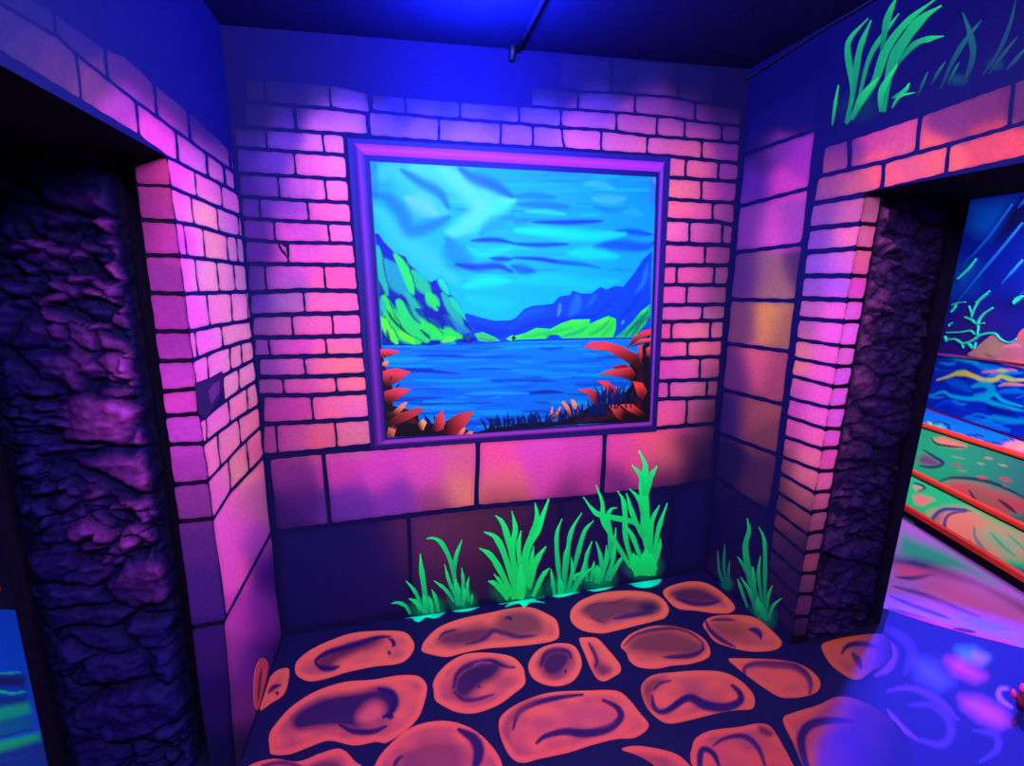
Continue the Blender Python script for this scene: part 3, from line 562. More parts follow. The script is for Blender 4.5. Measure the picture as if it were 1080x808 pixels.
# lake
def lake_base(P):
    v = np.clip((P[:, 1]-360)/100, 0, 1)[:, None]
    return lin((0, 128, 225))*(1-v)+lin((6, 108, 212))*v
r2 = np.random.RandomState(5); lk = []
for i in range(110):
    x, y = r2.uniform(405, 680), r2.uniform(363, 450); w = r2.uniform(12, 42)
    c = [(0, 165, 235), (0, 80, 200), (6, 50, 160), (20, 170, 235)][r2.randint(4)]
    lk.append(('s', [(x-w, y+r2.uniform(-1, 1)), (x, y), (x+w, y+r2.uniform(-1.5, .5))], r2.uniform(1.6, 3.4), c, r2.uniform(.5, .9)))
lk += [('s', P3((250,380),(370,385),(540,400)), 3.5, (8,40,150), .9), ('s', P4((130,270),(200,275),(260,265)), 3, (0,55,170), .8), ('s', P4((90,493),(180,490),(260,495)), 3.4, (8,38,130), .9), ('s', P4((110,542),(200,545)), 2, (8,45,140), .8),
       ('s', P3((290,545),(370,555),(460,550)), 2, (0,60,170), .8), ('s', P3((580,380),(700,375),(800,382)), 2.4, (0,70,190), .8), ('s', P4((380,290),(470,300),(520,330)), 3, (0,70,190), .5),
       ('s', P3((300,255),(500,262),(808,245)), 2.0, (0,120,225), .8), ('s', P3((170,262),(420,262)), 1.5, (0,185,235), .7)]
mb = MB(); quad(mb, 'back', [(402.5, 364), (685.8, 358), INN[2], INN[3]], .0032, lambda P: paint(P, lake_base, lk)*.66, 1.4)
mb.build('lake', M_fine, pic)
# far blue mountains
fm = P3((575,95),(640,115),(720,135),(800,132))+P4((20,118),(60,75),(100,60),(200,50),(240,12),(290,5))+P2((320,790),(370,806),(420,806),(470,770),(500,785),(550,765),(590,770),(640,710),(700,620),(745,580))+[(685.6,357.6),(600,359),(540,360.5),(480,364)]
fs = [('s', P4((240,45),(235,90),(225,115)), 2.4, (60,140,215), .8), ('s', P4((330,0),(320,60),(290,110)), 9, (20,105,225), .6), ('s', P4((420,0),(380,60)), 5, (20,100,225), .5), ('s', P4((520,10),(470,60),(430,100)), 4, (0,35,150), .6), ('s', P4((640,0),(600,60),(540,120)), 5, (0,35,150), .6),
      ('s', P2((720,650),(700,740),(660,800)), 4, (20,120,235), .6), ('s', P4((0,200),(100,150),(250,130),(420,110)), 7, (0,30,140), .6), ('s', P4((30,130),(90,90),(180,80)), 6, (0,85,205), .5), ('s', P3((600,150),(700,190),(800,190)), 8, (0,28,140), .6), ('s', P4((560,130),(550,150)), 1.6, (50,160,160), .9), ('s', P2((744,620),(742,700),(740,800)), 3, (60,90,240), .6)]
mb = MB(); patch(mb, 'back', fm, .0036, lambda P: paint(P, (0, 58, 165), fs), 2); mb.build('blue_mountains', M_fine, pic)
# left green cliff
lm = [(395.4,246)]+P1((150,490),(175,530),(235,590),(290,610),(310,650),(345,680),(400,730),(430,745),(480,715),(510,750))+P3((500,2),(540,40),(570,110),(590,150),(612,195),(560,200),(640,225),(600,246),(520,240),(400,258),(170,258))+[(402.8,364)]
g1, g2, g3, g4 = (30, 200, 60), (15, 160, 105), (70, 225, 50), (8, 110, 120)
ls = [('s', P1((140,560),(160,700),(190,808)), 6, g2, .95), ('s', P1((185,640),(240,720),(300,808)), 11, (12,140,120), .9), ('s', P1((235,600),(290,680),(330,808)), 5, g1, .95), ('s', P1((330,690),(380,760),(420,808)), 7, (20,170,90), .9), ('s', P1((465,720),(500,770),(520,808)), 4, (12,190,110), .9), ('s', P1((135,720),(180,808)), 2, (2,20,70), .9),
      ('s', P3((165,20),(200,110),(260,200),(340,240)), 8, g1, .95), ('s', P3((240,40),(300,140),(380,230)), 9, (25,195,75), .95), ('s', P3((280,0),(330,70),(370,150)), 5, g2, .9), ('s', P3((380,0),(420,50),(430,75)), 6, g1, .9), ('s', P3((150,120),(190,180),(230,245)), 5, g3, .95), ('s', P3((240,195),(290,220),(320,248)), 4, g3, .9), ('s', P3((360,130),(410,170),(450,220)), 8, g1, .95),
      ('s', P3((460,0),(510,80),(560,160)), 5, g2, .9), ('s', P3((500,20),(560,90),(580,130)), 4, (20,180,110), .9), ('s', P3((470,110),(530,160),(600,200)), 5, (20,120,130), .8), ('s', P3((400,220),(470,195),(550,215)), 6, g1, .95), ('s', P3((460,240),(520,225)), 4, g3, .9), ('s', P3((150,30),(165,90)), 4, g2, .9),
      ('s', P3((330,80),(420,130),(460,170)), 7, (2,20,110), .9), ('s', P3((180,80),(220,140),(290,205)), 1.8, (2,30,50), .9), ('s', P3((350,180),(400,225)), 1.8, (2,30,50), .9), ('s', P3((180,180),(195,240)), 2, (2,20,50), .9), ('s', P3((250,0),(310,110),(350,150)), 2.4, (2,25,90), .8), ('s', P3((430,60),(500,150),(530,190)), 3, (2,20,110), .8)]
ls = [(q[0], q[1], q[2]*(1.35 if q[3][1] > 100 else 1.1), q[3], q[4], 1.9) for q in ls]+[('s', q[1], .9, (2, 16, 60), .8, 2) for q in [(0, [(x+4.5, y-1) for x, y in q[1]]) for q in ls[:16:2]]]
mb = MB(); patch(mb, 'back', lm, .0040, lambda P: paint(P, (2, 26, 112), ls), 1.4); mb.build('green_cliff', M_fine, pic)
# green hills
def hill(poly, strokes, base=(40, 205, 60), off=.0044):
    mb = MB(); patch(mb, 'back', poly, off, lambda P: paint(P, base, strokes), 1.8); return mb.build('green_hill', M_fine, pic)
hill(P4((0,213),(60,198),(120,170),(190,176),(250,145),(300,128),(390,126),(385,150),(480,110),(520,125),(520,170),(505,218),(250,222),(230,205),(190,205),(170,224),(0,230)),
     [('s', P4((60,215),(180,195),(300,170)), 3, (20,150,70), .6), ('s', P4((380,160),(330,190),(250,215)), 3.5, (15,140,80), .7), ('s', P4((490,130),(450,170),(380,210)), 3, (15,140,80), .7), ('s', P4((510,140),(480,180),(440,215)), 3, (15,150,70), .5), ('s', P4((170,215),(230,210)), 3, (2,30,80), .9), ('s', P4((280,140),(360,138)), 3, (70,220,50), .8), ('s', P4((420,150),(480,125)), 3, (80,225,50), .8)])
hill(P4((510,220),(560,180),(600,140),(640,90),(690,50),(692,100),(670,150),(610,218)), [('s', P4((560,215),(620,150),(690,80)), 2, (2,40,70), .9), ('s', P4((600,215),(640,150),(685,110)), 2, (2,40,70), .8), ('s', P4((640,100),(680,60)), 3, (60,220,60), .9), ('s', P4((520,212),(560,190)), 2, (2,50,80), .6)], (16, 165, 90))
hill(P3((618,200),(660,190),(720,215),(750,236),(680,240),(640,235)), [('s', P3((640,225),(720,235)), 1.5, (2,60,80), .6)], (40, 180, 80))
hill(P3((560,215),(590,198),(605,215),(590,236)), [], (10, 60, 90)); hill(P3((775,225),(808,205),(830,222),(800,236)), [], (60, 190, 90))
# dark foliage masses in the two lower corners
dm = P4((592,330),(630,300),(660,250),(688,190),(688,640),(300,652),(200,655),(330,600),(420,545),(500,555),(560,500),(600,450),(585,385))
mb = MB(); patch(mb, 'back', dm, .0050, lambda P: paint(P, (14, 5, 22), [('s', P4((320,640),(450,610),(640,560)), 8, (70,16,30), .5), ('s', P4((640,360),(640,500),(600,600)), 6, (60,14,30), .4)]), 3); mb.build('dark_foliage', M_fine, pic)
dm = P3((152,300),(170,340),(175,380),(210,470),(210,560),(330,590),(345,640),(420,650),(470,660),(560,670),(610,700),(180,716))
mb = MB(); patch(mb, 'back', dm, .0050, lambda P: paint(P, (16, 5, 20), [('s', P3((190,600),(260,610),(330,640)), 7, (90,30,30), .5), ('s', P3((190,700),(220,660)), 5, (130,55,40), .6)]), 3); mb.build('dark_foliage', M_fine, pic)
dm = P3((640,690),(700,672),(808,660))+P4((20,650),(120,640),(210,640),(320,628),(330,655),(200,664),(0,678))+P3((700,704),(620,708))
mb = MB(); patch(mb, 'back', dm, .0047, lambda P: paint(P, (14, 10, 40), [('s', P4((225,655),(300,645)), 3, (110,45,50), .7)]), 3); mb.build('dark_foliage', M_fine, pic)
red, red2, org = (205, 52, 62), (150, 26, 40), (235, 120, 80)
def leaf(poly, c=red, c2=red2, off=.0056):
    raw = np.array(poly, float); ctr = raw.mean(0); poly = [tuple(ctr+(q-ctr)*1.10) for q in raw]; hub = np.array([402, 462.]) if ctr[0] < 520 else (np.array([692, 455.]) if ctr[0] > 615 else np.array([ctr[0], 470.]))
    poly = np.array(poly) if len(raw) > 5 or c != org else smooth(poly, 3, True); mb = MB(); D = np.linalg.norm(poly-hub, axis=1); d0, d1 = D.min(), D.max()
    def fn(P):
        t = np.clip((np.linalg.norm(P-hub, axis=1)-d0)/(d1-d0+1e-6), 0, 1)[:, None]; a = np.clip((t-.12)/.6, 0, 1)
        lo = np.clip((P[:, 1:]-ctr[1])/8+.3, 0, 1)*.5
        return (lin(c)*(1-lo)+lin(c2)*lo)*a+lin(tuple(q*.3 for q in c2))*(1-a)
    patch(mb, 'back', poly, off, fn, 2.2); mb.build('leaf', M_fine, pic)
off = .0056
for k, (pl, c, c2) in enumerate([
 (P3((150,278),(190,278),(240,286),(205,306),(155,320)), red, red2), (P3((160,345),(185,338),(180,362),(162,372)), org, red), (P3((165,388),(220,374),(292,390),(250,425),(185,462),(165,430)), red, red2), (P3((172,490),(230,472),(296,480),(250,512),(195,552),(175,530)), red, red2),
 (P3((180,650),(240,600),(330,572),(362,578),(320,610),(240,650)), (175,48,52), red2), (P3((205,600),(245,560),(278,543),(265,570),(225,610)), org, (150,60,40)), (P3((410,675),(425,620),(458,585),(468,640),(460,675),(430,686)), red, red2),
 (P3((468,690),(480,640),(540,602),(606,592),(580,645),(530,698),(500,704)), (190,48,55), red2), (P3((335,650),(360,630),(378,645),(362,682),(345,672)), (240,160,90), red), (P3((520,700),(545,672),(570,672),(560,700)), org, red), (P3((566,704),(590,690),(610,690),(600,705)), org, red), (P3((180,715),(190,670),(225,680),(215,712)), (190,100,70), red2),
 (P4((372,272),(400,246),(470,243),(540,262),(610,300),(645,345),(610,365),(560,330),(480,285),(420,278)), red, red2), (P4((582,262),(610,215),(655,185),(690,178),(690,205),(640,222),(610,245)), red, red2), (P4((600,262),(640,228),(690,222),(690,240),(650,248)), (220,70,80), red),
 (P4((632,262),(648,262),(652,310),(642,345),(630,310)), red, red2), (P4((670,275),(690,262),(690,320),(672,312)), red, red2), (P4((442,404),(500,380),(585,368),(610,400),(590,432),(540,412),(480,405)), red, red2), (P4((428,436),(480,442),(520,475),(545,530),(520,550),(480,500),(455,460)), red, red2),
 (P4((332,481),(385,478),(430,495),(450,535),(430,560),(405,545),(380,505)), red, red2), (P4((606,440),(650,448),(672,485),(650,530),(625,500)), (215,50,45), red2), (P4((478,556),(530,558),(560,590),(550,635),(520,615),(500,580)), (220,60,50), red2), (P4((545,556),(600,552),(660,598),(640,612),(590,590)), (215,58,50), red2), (P4((500,365),(560,352),(590,372),(540,380)), red2, (90,14,30)),
 (P4((186,626),(192,590),(200,565),(203,600),(194,628)), org, (200,90,60)), (P4((206,620),(222,590),(240,566),(232,600),(214,622)), org, (200,90,60)), (P4((288,616),(270,580),(248,545),(262,540),(285,570),(296,605)), org, (200,90,60)), (P4((328,608),(305,570),(295,530),(312,535),(332,570),(335,600)), (240,130,90), (200,90,60))]):
    leaf(pl, c, c2, off+.00012*(k % 9))
# reeds
mb = MB(); r3 = np.random.RandomState(9)
def reeds(x0, x1, ybase, n, h, spread=9):
    for i in range(n):
        x = r3.uniform(x0, x1); y = ybase(x)+r3.uniform(-1, 2); hh = r3.uniform(.5, 1)*h; dx = r3.uniform(-spread, spread)
        ribbon(mb, 'back', [(x, y), (x+dx*.4, y-hh*.6), (x+dx, y-hh)], .85, .0058+.00002*i, (4, 10, 45), (6, 22, 90))
reeds(512, 600, lambda x: 453-(x-512)*.08, 46, 16); reeds(600, 640, lambda x: 443-(x-600)*.12, 24, 22); reeds(630, 665, lambda x: 430, 22, 26); reeds(405, 418, lambda x: 386+(x-405)*2, 4, 8); reeds(445, 460, lambda x: 448, 5, 12, 5)
mb.build('reeds', M_fine, pic)

# ================================================================== FLUORESCENT GRASS TUFTS
A = lambda *p: C(400, 500, 5.05, p); B = lambda *p: C(480, 440, 3.6, p); CC = lambda *p: C(560, 470, 4.753, p); D = lambda *p: C(740, 530, 5.77, p); E_ = lambda *p: C(860, 0, 4.909, p)
GR, GD, GM = (14, 254, 118), (8, 150, 98), (8, 172, 104)
def tuft(plane, label, blades, body, splash=None, group='painted grass tufts', c0=GM, c1=GR, bc=GD, at=None, root=.75):
    p0 = world(plane, [at or (body[0], body[1])], 0)[0]
    t = empty('grass_tuft', p0, label, 'painted grass', group)
    mbm = MB()
    mist(mbm, plane, body[0], body[1], body[2], body[3], .0018, bc, body[4] if len(body) > 4 else .95)
    mbm.build('paint_mist', M_mist, t)
    mbb = MB()
    for i, (pts, w) in enumerate(blades):
        ribbon(mbb, plane, pts, w, .0024+.00018*i, c0, c1, root=root)
    mbb.build('blades', M_fine, t)
    if splash:
        s = MB(); poly = smooth(splash, 4, True)
        for q in poly:
            while world('floor', [q], 0)[0][1] > -.004: q[1] += .4
        cx, cy_ = poly.mean(0)
        patch(s, 'floor', poly, .0022, lambda P: lin((0, 250, 160))*(.75+.25*np.cos((P[:, :1]-cx)*.12)), 3)
        s.build('paint_splash', M_fine, t)
    return t
tuft('back', 'small leftmost grass tuft with short blades at the foot of the back wall', [(A((165,745),(140,702),(100,684),(65,688)),1.5),(A((225,700),(190,625),(142,568)),1.5),(A((255,720),(238,600),(224,500),(218,425)),2.2),(A((220,730),(200,685),(158,662)),1.9),(A((315,730),(300,660),(280,615)),1.6),(A((240,740),(215,700),(190,690)),1.4),(A((280,740),(275,690),(262,650)),1.8),(A((250,740),(245,680),(235,640)),2.4)],
     (451,641,22,15), A((140,765),(180,752),(260,742),(345,728),(345,745),(300,770),(250,765),(215,788),(190,785),(175,770)), at=(450,646))
tuft('back', 'second grass tuft from the left, with one long blade bending left', [(A((400,680),(350,612),(292,568)),1.5),(A((412,680),(398,540),(372,445),(332,368),(292,342),(252,343)),1.9),(A((400,520),(408,440),(440,350)),1.7),(A((405,650),(372,570),(347,480)),1.5),(A((440,660),(446,565),(438,498)),1.4),(A((478,680),(468,600),(477,548)),1.4),(A((490,690),(493,660),(495,638)),1.0),(A((420,700),(415,620),(405,560)),2.6),(A((440,700),(455,640),(450,600)),2)],
     (487,633,18,14), A((390,722),(450,712),(528,702),(520,715),(480,730),(430,735),(400,733)), at=(487,640))
tuft('back', 'broad spreading grass tuft in the middle of the back wall below the picture', [(B((225,690),(165,570),(130,520),(92,497)),2.6),(B((235,680),(190,530),(155,458),(110,435)),2.6),(B((240,640),(205,480),(182,405),(153,372)),2.5),(B((245,640),(216,510),(228,425),(215,357)),2.5),(B((255,640),(240,500),(250,430)),2.0),(B((255,680),(270,510),(318,410),(355,310)),3.4),(B((285,450),(310,385),(303,325)),2.0),(B((270,640),(288,550),(297,490)),1.8),(B((280,650),(308,545),(345,490)),2.4),(B((295,680),(330,605),(357,572)),2.0),(B((200,690),(155,635),(125,622)),2.2),(B((205,680),(172,625),(147,595)),1.6),(B((245,690),(250,640),(248,560)),4.0)],
     (548,624,34,17), B((165,712),(200,700),(235,690),(340,682),(300,692),(342,706),(290,704),(262,722),(240,708),(190,722),(205,708)), at=(548,632), c0=(20,215,90))
tuft('back', 'grass tuft with three tall slim blades right of the broad tuft', [(B((405,680),(390,560),(385,450),(405,385)),1.9),(B((410,680),(425,530),(440,435),(480,363)),1.9),(B((425,670),(462,530),(490,435),(525,392)),1.9),(B((410,660),(415,540),(428,480)),1.5),(B((425,670),(444,590),(440,530)),1.5),(B((430,675),(478,600),(495,530)),1.7),(B((378,680),(370,625),(363,575)),1.6),(B((440,680),(478,610),(520,570)),1.5),(B((400,680),(400,640),(395,610)),2.8)],
     (594,619,22,15), CC((105,745),(160,738),(235,722),(240,735),(190,752),(140,762),(112,757)), at=(594,626))
tuft('back', 'low grass tuft with a hooked blade tip beside the tallest tuft', [(CC((330,680),(388,560),(397,450),(385,360),(400,320),(430,310)),2.0),(CC((375,680),(410,570),(425,410)),1.8),(CC((390,680),(430,600),(465,548)),1.8),(CC((280,680),(275,570),(305,478)),1.7),(CC((345,680),(350,570),(325,480)),1.7),(CC((300,680),(310,620),(316,580)),1.5),(CC((350,680),(372,590),(378,500)),1.7),(CC((330,690),(335,640),(330,600)),3.2),(CC((250,690),(215,660),(270,625)),1.4)],
     (631,611,22,15), CC((280,712),(340,703),(410,695),(405,712),(360,726),(310,732)), at=(631,619))
tuft('back', 'tallest grass tuft with a forked stem reaching over the pink blocks', [(CC((575,650),(590,540),(574,420),(570,300),(562,190),(572,100),(540,25)),4.0),(CC((567,250),(552,155),(505,97)),2.2),(CC((578,250),(600,155),(632,102)),2.2),(CC((575,450),(515,385),(420,362),(340,345),(300,310),(262,257)),2.3),(CC((500,610),(405,455),(362,375),(356,285),(325,197)),2.2),(CC((515,620),(475,470),(470,340),(460,272),(433,227)),2.2),(CC((560,460),(505,335),(478,238)),2.1),(CC((560,350),(538,265),(493,217)),1.8),(CC((600,560),(603,390),(643,297)),1.9),(CC((610,600),(635,430),(682,287)),1.9),(CC((605,640),(640,520),(648,465)),1.7),(CC((560,600),(512,465),(475,400)),2.0),(CC((540,650),(525,590),(510,540)),5),(CC((600,650),(600,600),(600,540)),5),(CC((570,650),(575,590),(575,520)),6)],
     (678,596,24,18), CC((488,680),(540,668),(640,655),(655,668),(640,695),(590,712),(540,712),(510,702)), at=(678,604), c0=(16,210,96))
tuft('right', 'tiny three-bladed grass tuft in the right corner of the alcove', [(D((155,510),(112,435),(98,290)),1.1),(D((155,510),(137,385),(142,255)),1.1),(D((165,510),(165,425),(173,355)),1.0)], (766.5,616,8,10,.8), at=(768,621), c0=(6,96,78), c1=(16,150,96))
tuft('right', 'dense grass tuft at the foot of the right wall beside the brick column', [(D((410,720),(335,580),(292,440),(268,275),(290,170),(278,97)),2.57),(D((385,640),(386,490),(387,300),(378,210),(350,150)),1.56),(D((370,620),(348,440),(360,325)),1.40),(D((290,460),(243,365),(222,330)),0.94),(D((300,420),(272,345),(255,305)),0.78),(D((280,640),(243,530),(220,465)),1.17),(D((340,680),(292,540),(240,455)),1.33),(D((395,680),(408,570),(432,505)),1.17),(D((405,720),(438,630),(488,583)),1.33),(D((400,720),(360,640),(320,560)),2.73),(D((330,600),(320,480),(312,390)),1.56)],
     (802,652,20,18,.75), at=(808,658), c0=(8,120,80), c1=(20,205,96))
tuft('right', 'big bright grass tuft painted high on the wall above the right doorway', [(E_((160,640),(195,470),(170,285),(182,200),(275,95)),2.6),(E_((200,500),(228,270),(290,105)),2.5),(E_((215,560),(280,305),(360,172),(435,70)),2.0),(E_((160,640),(300,440),(370,255),(480,110),(625,-5)),3.4),(E_((345,260),(375,100),(420,-10)),2.8),(E_((355,580),(395,340),(480,185),(560,92),(655,30)),4.4),(E_((420,340),(515,232),(600,200),(665,188)),2.5),(E_((340,580),(350,465),(430,330)),2.8),(E_((90,650),(105,540),(122,440)),1.2),(E_((400,510),(465,470),(490,430)),1.6),(E_((400,560),(440,500),(520,480)),1.3),(E_((190,620),(250,500),(330,400)),3)],
     (905,112,26,20,.3), at=(905,125), root=.4, bc=(10,90,60), c0=(12,120,60), c1=(36,215,70), group='grass painted above the right doorway')
tuft('right', 'dim crossed-blade grass tuft painted above the right doorway', [(E_((770,440),(818,290),(800,165),(765,65)),2.8),(E_((650,460),(718,310),(790,195),(862,105)),2.0),(E_((600,440),(640,372),(675,320)),1.3),(E_((530,500),(560,430),(585,370)),1.1),(E_((690,440),(720,370),(750,320)),1.2)],
     (1010,84,14,8,.14), root=.4, at=(1015,88), c0=(12,40,50), c1=(24,100,70), group='grass painted above the right doorway')
tuft('right', 'faint thin grass tuft painted furthest right above the doorway', [(E_((870,390),(955,260),(1010,125),(1042,-5)),1.7),(E_((900,385),(980,275),(1050,190)),1.6),(E_((990,365),(1040,310),(1100,240)),1.7)],
     (1050,68,12,8,.14), root=.4, at=(1050,74), c0=(14,36,60), c1=(22,70,66), group='grass painted above the right doorway')

# ================================================================== PAINTED STONES ON THE FLOOR
Fa = lambda *p: C(260, 600, 3.885, p); Fb = lambda *p: C(440, 600, 3.885, p); Fc = lambda *p: C(600, 600, 3.885, p); Fd = lambda *p: C(760, 600, 3.885, p)
NV, PU = (38, 14, 72), (120, 38, 78)
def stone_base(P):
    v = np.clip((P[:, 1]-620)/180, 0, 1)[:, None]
    u = np.clip((P[:, :1]-620)/260, 0, 1)  # stones dimmer to the right: weaker lamp light put into the colour
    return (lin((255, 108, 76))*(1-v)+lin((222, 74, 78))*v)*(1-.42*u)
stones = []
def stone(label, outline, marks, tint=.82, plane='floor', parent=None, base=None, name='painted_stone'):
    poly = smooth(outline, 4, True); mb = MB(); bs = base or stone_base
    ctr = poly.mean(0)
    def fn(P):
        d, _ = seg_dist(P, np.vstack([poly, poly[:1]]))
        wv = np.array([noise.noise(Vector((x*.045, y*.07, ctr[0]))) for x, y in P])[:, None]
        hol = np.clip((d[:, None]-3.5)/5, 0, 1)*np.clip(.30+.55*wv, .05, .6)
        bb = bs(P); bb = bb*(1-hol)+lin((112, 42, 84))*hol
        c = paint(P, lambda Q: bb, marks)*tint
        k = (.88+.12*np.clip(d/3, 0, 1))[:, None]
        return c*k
    patch(mb, plane, poly, .0015, fn, 1.5)
    o = mb.build(name, M_fine, parent)
    if parent is None:
        recentre(o); tag(o, label, 'painted stone', 'painted stones on the floor')
        stones.append(o)
    return o
def sw(pts, w, c=(26, 9, 74), a=.92, hard=1.4): return ('s', pts, w*(1.45 if c == (26, 9, 74) or c == NV else 1), (26, 9, 74) if c == NV else c, min(.97, a+.05), hard)
def pf(pts, soft=5, c=PU, a=.85): return ('p', smooth(pts, 3, True), soft*.62, tuple(q*.78 for q in c) if sum(c) < 330 else c, min(.97, a+.1))
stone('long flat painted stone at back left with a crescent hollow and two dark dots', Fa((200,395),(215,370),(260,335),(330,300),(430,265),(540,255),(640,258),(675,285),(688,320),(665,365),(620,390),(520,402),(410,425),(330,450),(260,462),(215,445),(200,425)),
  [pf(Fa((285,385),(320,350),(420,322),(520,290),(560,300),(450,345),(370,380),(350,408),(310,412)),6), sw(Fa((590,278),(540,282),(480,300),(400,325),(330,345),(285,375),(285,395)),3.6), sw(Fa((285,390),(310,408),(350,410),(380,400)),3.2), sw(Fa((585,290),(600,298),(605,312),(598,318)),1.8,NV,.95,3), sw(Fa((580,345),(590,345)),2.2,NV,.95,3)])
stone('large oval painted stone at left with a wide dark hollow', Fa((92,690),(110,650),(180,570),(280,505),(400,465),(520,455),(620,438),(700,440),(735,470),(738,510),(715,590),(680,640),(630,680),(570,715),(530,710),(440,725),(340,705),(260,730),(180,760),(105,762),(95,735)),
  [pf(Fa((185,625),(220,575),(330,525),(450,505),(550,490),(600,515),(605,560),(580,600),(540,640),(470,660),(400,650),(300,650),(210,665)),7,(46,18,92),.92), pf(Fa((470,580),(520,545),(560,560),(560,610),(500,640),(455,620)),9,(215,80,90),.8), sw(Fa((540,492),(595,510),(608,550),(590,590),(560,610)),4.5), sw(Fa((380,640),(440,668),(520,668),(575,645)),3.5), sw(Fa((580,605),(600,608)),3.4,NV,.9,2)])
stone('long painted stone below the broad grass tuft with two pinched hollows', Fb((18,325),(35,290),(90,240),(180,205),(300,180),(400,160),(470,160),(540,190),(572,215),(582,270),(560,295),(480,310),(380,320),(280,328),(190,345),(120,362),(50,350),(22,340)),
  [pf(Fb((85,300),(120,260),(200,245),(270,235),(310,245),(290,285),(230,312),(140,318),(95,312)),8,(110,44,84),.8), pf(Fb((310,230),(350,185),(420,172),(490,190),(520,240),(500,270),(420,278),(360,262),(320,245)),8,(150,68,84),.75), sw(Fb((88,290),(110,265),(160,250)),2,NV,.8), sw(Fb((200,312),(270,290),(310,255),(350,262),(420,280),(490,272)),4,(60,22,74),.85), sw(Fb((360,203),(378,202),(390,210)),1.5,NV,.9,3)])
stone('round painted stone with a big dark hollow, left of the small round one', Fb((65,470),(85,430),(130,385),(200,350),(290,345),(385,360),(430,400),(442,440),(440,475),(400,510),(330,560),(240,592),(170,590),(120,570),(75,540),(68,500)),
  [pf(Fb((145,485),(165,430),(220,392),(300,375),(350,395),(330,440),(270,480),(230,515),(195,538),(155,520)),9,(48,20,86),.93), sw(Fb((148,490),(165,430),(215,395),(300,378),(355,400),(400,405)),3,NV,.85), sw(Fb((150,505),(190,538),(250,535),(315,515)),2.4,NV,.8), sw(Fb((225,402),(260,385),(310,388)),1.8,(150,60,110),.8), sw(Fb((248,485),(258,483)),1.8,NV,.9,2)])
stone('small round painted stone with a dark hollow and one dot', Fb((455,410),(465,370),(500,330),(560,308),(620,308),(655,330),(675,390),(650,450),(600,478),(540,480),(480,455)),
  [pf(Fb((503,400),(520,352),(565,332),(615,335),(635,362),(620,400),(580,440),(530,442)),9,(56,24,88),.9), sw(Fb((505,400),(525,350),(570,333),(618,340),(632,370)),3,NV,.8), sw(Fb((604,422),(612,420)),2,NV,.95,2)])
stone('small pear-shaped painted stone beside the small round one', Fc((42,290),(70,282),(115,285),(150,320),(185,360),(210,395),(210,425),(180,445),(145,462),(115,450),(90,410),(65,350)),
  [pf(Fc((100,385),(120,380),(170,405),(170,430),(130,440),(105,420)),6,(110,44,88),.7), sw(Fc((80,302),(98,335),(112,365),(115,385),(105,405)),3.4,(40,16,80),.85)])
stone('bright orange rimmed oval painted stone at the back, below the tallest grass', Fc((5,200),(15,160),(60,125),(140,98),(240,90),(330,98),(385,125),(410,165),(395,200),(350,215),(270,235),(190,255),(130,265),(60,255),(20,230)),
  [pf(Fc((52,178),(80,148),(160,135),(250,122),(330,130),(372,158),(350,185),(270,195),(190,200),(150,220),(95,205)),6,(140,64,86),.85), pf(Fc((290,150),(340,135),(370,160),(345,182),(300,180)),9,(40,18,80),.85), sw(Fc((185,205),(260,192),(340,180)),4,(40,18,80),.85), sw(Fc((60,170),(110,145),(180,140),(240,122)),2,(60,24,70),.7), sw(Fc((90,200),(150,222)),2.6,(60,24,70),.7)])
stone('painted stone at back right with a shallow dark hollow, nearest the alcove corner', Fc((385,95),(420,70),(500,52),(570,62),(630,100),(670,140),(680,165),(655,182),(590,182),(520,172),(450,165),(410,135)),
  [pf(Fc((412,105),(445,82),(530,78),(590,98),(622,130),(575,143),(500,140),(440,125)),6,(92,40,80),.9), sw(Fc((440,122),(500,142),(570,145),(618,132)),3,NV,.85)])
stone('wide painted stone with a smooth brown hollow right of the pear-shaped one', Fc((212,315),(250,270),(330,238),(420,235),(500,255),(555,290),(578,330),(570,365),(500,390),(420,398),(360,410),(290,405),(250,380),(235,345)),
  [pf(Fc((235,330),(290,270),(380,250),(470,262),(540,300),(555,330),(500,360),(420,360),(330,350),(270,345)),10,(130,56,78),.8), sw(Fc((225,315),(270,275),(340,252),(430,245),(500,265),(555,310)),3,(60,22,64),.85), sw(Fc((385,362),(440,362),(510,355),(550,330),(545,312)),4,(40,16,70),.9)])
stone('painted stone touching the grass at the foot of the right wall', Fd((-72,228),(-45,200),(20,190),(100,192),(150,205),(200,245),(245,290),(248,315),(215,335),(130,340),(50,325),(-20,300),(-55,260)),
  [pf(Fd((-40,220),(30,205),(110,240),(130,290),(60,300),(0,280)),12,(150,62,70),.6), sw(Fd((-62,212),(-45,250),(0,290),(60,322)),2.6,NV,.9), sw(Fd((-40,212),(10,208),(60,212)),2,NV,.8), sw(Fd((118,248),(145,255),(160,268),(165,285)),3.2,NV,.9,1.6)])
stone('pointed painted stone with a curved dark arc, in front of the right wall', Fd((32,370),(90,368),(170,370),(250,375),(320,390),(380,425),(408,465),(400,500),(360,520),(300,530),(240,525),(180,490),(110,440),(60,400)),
  [sw(Fd((100,440),(100,408),(140,392),(220,395),(300,402),(350,435),(368,475),(365,512)),4.4,NV,.93,1.4), pf(Fd((110,430),(140,405),(220,405),(290,415),(345,460),(350,505),(290,500),(200,470)),12,(205,74,72),.5)])
